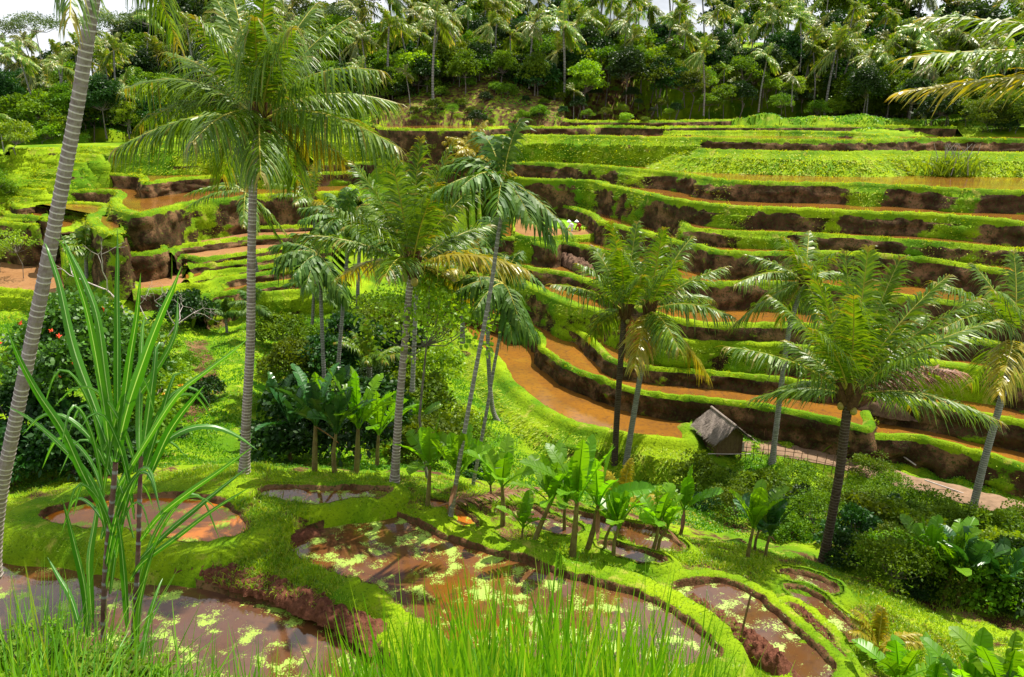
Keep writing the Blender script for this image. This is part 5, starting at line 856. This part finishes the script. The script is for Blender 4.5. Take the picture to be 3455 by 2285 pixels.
# poles in the lower right pond
for a, b, r, m, lb in (((2492,2165),(2535,2000),.03,'wood','dark wooden stake standing in the right-hand mud bund'),((2408,2105),(2385,1990),.015,'white_wood','thin pale stick leaning at the edge of the right pond'),((2380,2060),(2362,2005),.012,'white_wood','shorter thin pale stick left of the leaning one')):
    A = atz(a[0], a[1], -12.6); B = aty(b[0], b[1], A[1]); mb = MB(); tube(mb, [np.array([0, 0, -.3]), (B-A)*.5+[.01, 0, 0], B-A], [r, r*.9, r*.8], 6); o = mb.build('stake', M[m]); o.location = tuple(A); tag(o, lb, 'stake', 'stakes by the right pond')
# fallen rails by the path
for a, b, lb in (((2990,1500),(3090,1570),'long thin pole slanting down to the path at the right'),((3120,1620),(3250,1665),'fallen pale pole beside the dirt path'),((3290,1730),(3460,1765),'fallen pale pole at the right end of the path'),((2590,1680),(2670,1672),'short pale pole in the bushes by the dark hollow')):
    A = atz(a[0], a[1], -19.8); B = atz(b[0], b[1], -20.2); mb = MB(); tube(mb, [A-A, B-A], .04, 6); o = mb.build('pole', M['white_wood']); o.location = tuple(A); tag(o, lb, 'pole', 'pale poles near the path')
# dry fronds on the pond bank
for a, sd, lb in (((1700,1705),1,'pile of red-brown dry palm fronds on the pond bank behind the bananas'),((1600,1720),2,'small dry palm frond lying beside the banana stems')):
    P = Pz(a[0], a[1], 15); mb = MB(); root = thing('dry_frond', lb, 'dry frond', tuple(P)); frond(mb, [-1.1, 0, .12], [1.1, .3, .45], .15, pairs=40, lw=.04, lmax=.6, droop=.3, v=.5); mb.build('leaflets', [M['frond_dead'], M['frond_dead']], root)
# ------------------------------------------------------------------ the two planters
def planter(px, label, mirror, shirt):
    zt = -12.08; P = atz(px, 779, zt); root = thing('person', label, 'person', tuple(P)); s = mirror
    J = {'pel': (0, 0, .38), 'waist': (s*.10, -.02, .50), 'chest': (s*.30, -.02, .66), 'neck': (s*.40, -.02, .76), 'head': (s*.48, -.02, .84), 'head2': (s*.53, -.02, .92),
         'kl': (s*.32, -.16, .44), 'al': (s*.12, -.15, .08), 'tl': (s*.30, -.17, .03), 'kr': (s*.32, .16, .42), 'ar': (s*.12, .15, .08), 'tr': (s*.30, .17, .03),
         'sl': (s*.33, -.18, .66), 'el': (s*.48, -.24, .46), 'hl': (s*.62, -.12, .24), 'sr': (s*.33, .18, .66), 'er': (s*.48, .24, .46), 'hr': (s*.62, .10, .22)}
    R = {'pel': .15, 'waist': .13, 'chest': .15, 'neck': .06, 'head': .095, 'head2': .09, 'kl': .075, 'kr': .075, 'al': .045, 'ar': .045, 'tl': .035, 'tr': .035, 'sl': .065, 'sr': .065, 'el': .045, 'er': .045, 'hl': .035, 'hr': .035}
    E = [('pel', 'waist'), ('waist', 'chest'), ('chest', 'neck'), ('neck', 'head'), ('head', 'head2'), ('pel', 'kl'), ('kl', 'al'), ('al', 'tl'), ('pel', 'kr'), ('kr', 'ar'), ('ar', 'tr'), ('chest', 'sl'), ('sl', 'el'), ('el', 'hl'), ('chest', 'sr'), ('sr', 'er'), ('er', 'hr')]
    ks = list(J); me = bpy.data.meshes.new('body'); me.from_pydata([J[k] for k in ks], [(ks.index(a), ks.index(b)) for a, b in E], []); o = bpy.data.objects.new('body', me); COL.objects.link(o); o.parent = root
    md = o.modifiers.new('skin', 'SKIN')
    for k, vx in zip(ks, me.skin_vertices[0].data): vx.radius = (R[k]*1.35, R[k]*1.35); vx.use_root = (k == 'pel')
    o.modifiers.new('sub', 'SUBSURF').render_levels = 1; me.materials.append(M[shirt])
    hd = np.array(J['head2'])
    mb = MB(); an = np.linspace(0, 6.283, 20, endpoint=False); ring = np.stack([np.cos(an)*.23, np.sin(an)*.23, np.full(20, -.02)], 1)+hd; mb.add(np.concatenate([ring, [hd+[0, 0, .2]]]), [[i, (i+1) % 20, 20] for i in range(20)]); mb.add(np.concatenate([ring-[0, 0, .012], [hd+[0, 0, .17]]]), [[(i+1) % 20, i, 20] for i in range(20)]); mb.build('hat', M['cloth_white'], root, smooth=True)
    mb = MB(); sphere(mb, np.array(J['head'])+[s*.05, 0, .0], .085); mb.build('face', M['skin'], root, smooth=True)
    for hk in ('hl', 'hr'):
        mb = MB(); h0 = np.array(J[hk])
        for f_ in range(5): a = (f_-2)*.35; tube(mb, [h0, h0+[s*.05*math.cos(a), .05*math.sin(a), -.04], h0+[s*.06*math.cos(a), .06*math.sin(a), -.10]], [.014, .01, .006], 5)
        mb.build('hand', M['skin'], root)
planter(1937, 'person crouching in white at the seed bed, left of the two planters', -1, 'cloth_white')
planter(1963, 'person crouching in a pale hat and dark red clothes, right of the two planters', -1, 'cloth_red')
# ------------------------------------------------------------------ light, sky
SUN_EL, SUN_AZ = 62.0, 48.0   # azimuth clockwise from +Y (into the picture, to the right)
wd = bpy.data.worlds.new('World'); SC.world = wd; wd.use_nodes = True; nt = wd.node_tree; nt.nodes.clear()
sky = N(nt, 'ShaderNodeTexSky'); sky.sky_type = 'NISHITA'; sky.sun_disc = False; sky.sun_elevation = rad(SUN_EL); sky.sun_rotation = rad(SUN_AZ)
tc = N(nt, 'ShaderNodeTexCoord'); mp = N(nt, 'ShaderNodeMapping'); mp.inputs['Scale'].default_value = (1, 1, 2.4); nt.links.new(tc.outputs['Generated'], mp.inputs[0])
cn = N(nt, 'ShaderNodeTexNoise', i_Scale=2.6, i_Detail=7, i_Roughness=.58); nt.links.new(mp.outputs[0], cn.inputs['Vector'])
f = ramp(nt, cn.outputs['Fac'], [(.36, (0, 0, 0)), (.50, (1, 1, 1))]); col = mixc(nt, f, sky.outputs[0], (21, 21.8, 23))
bg = N(nt, 'ShaderNodeBackground', i_Strength=.028); nt.links.new(col, bg.inputs[0]); nt.links.new(bg.outputs[0], N(nt, 'ShaderNodeOutputWorld').inputs[0])
ld = bpy.data.lights.new('sun', 'SUN'); ld.energy = 5.0; ld.angle = rad(.5); ld.color = (1, .94, .82); lo = bpy.data.objects.new('sun', ld); COL.objects.link(lo)
sd = Vector((math.sin(rad(SUN_AZ))*math.cos(rad(SUN_EL)), math.cos(rad(SUN_AZ))*math.cos(rad(SUN_EL)), math.sin(rad(SUN_EL)))); lo.rotation_euler = sd.to_track_quat('Z', 'Y').to_euler()
vs = SC.view_settings; vs.view_transform = 'Standard'; vs.look = 'None'; vs.exposure = .84; vs.gamma = 1; vs.use_curve_mapping = False
SC.cycles.max_bounces = 6; SC.cycles.transparent_max_bounces = 4
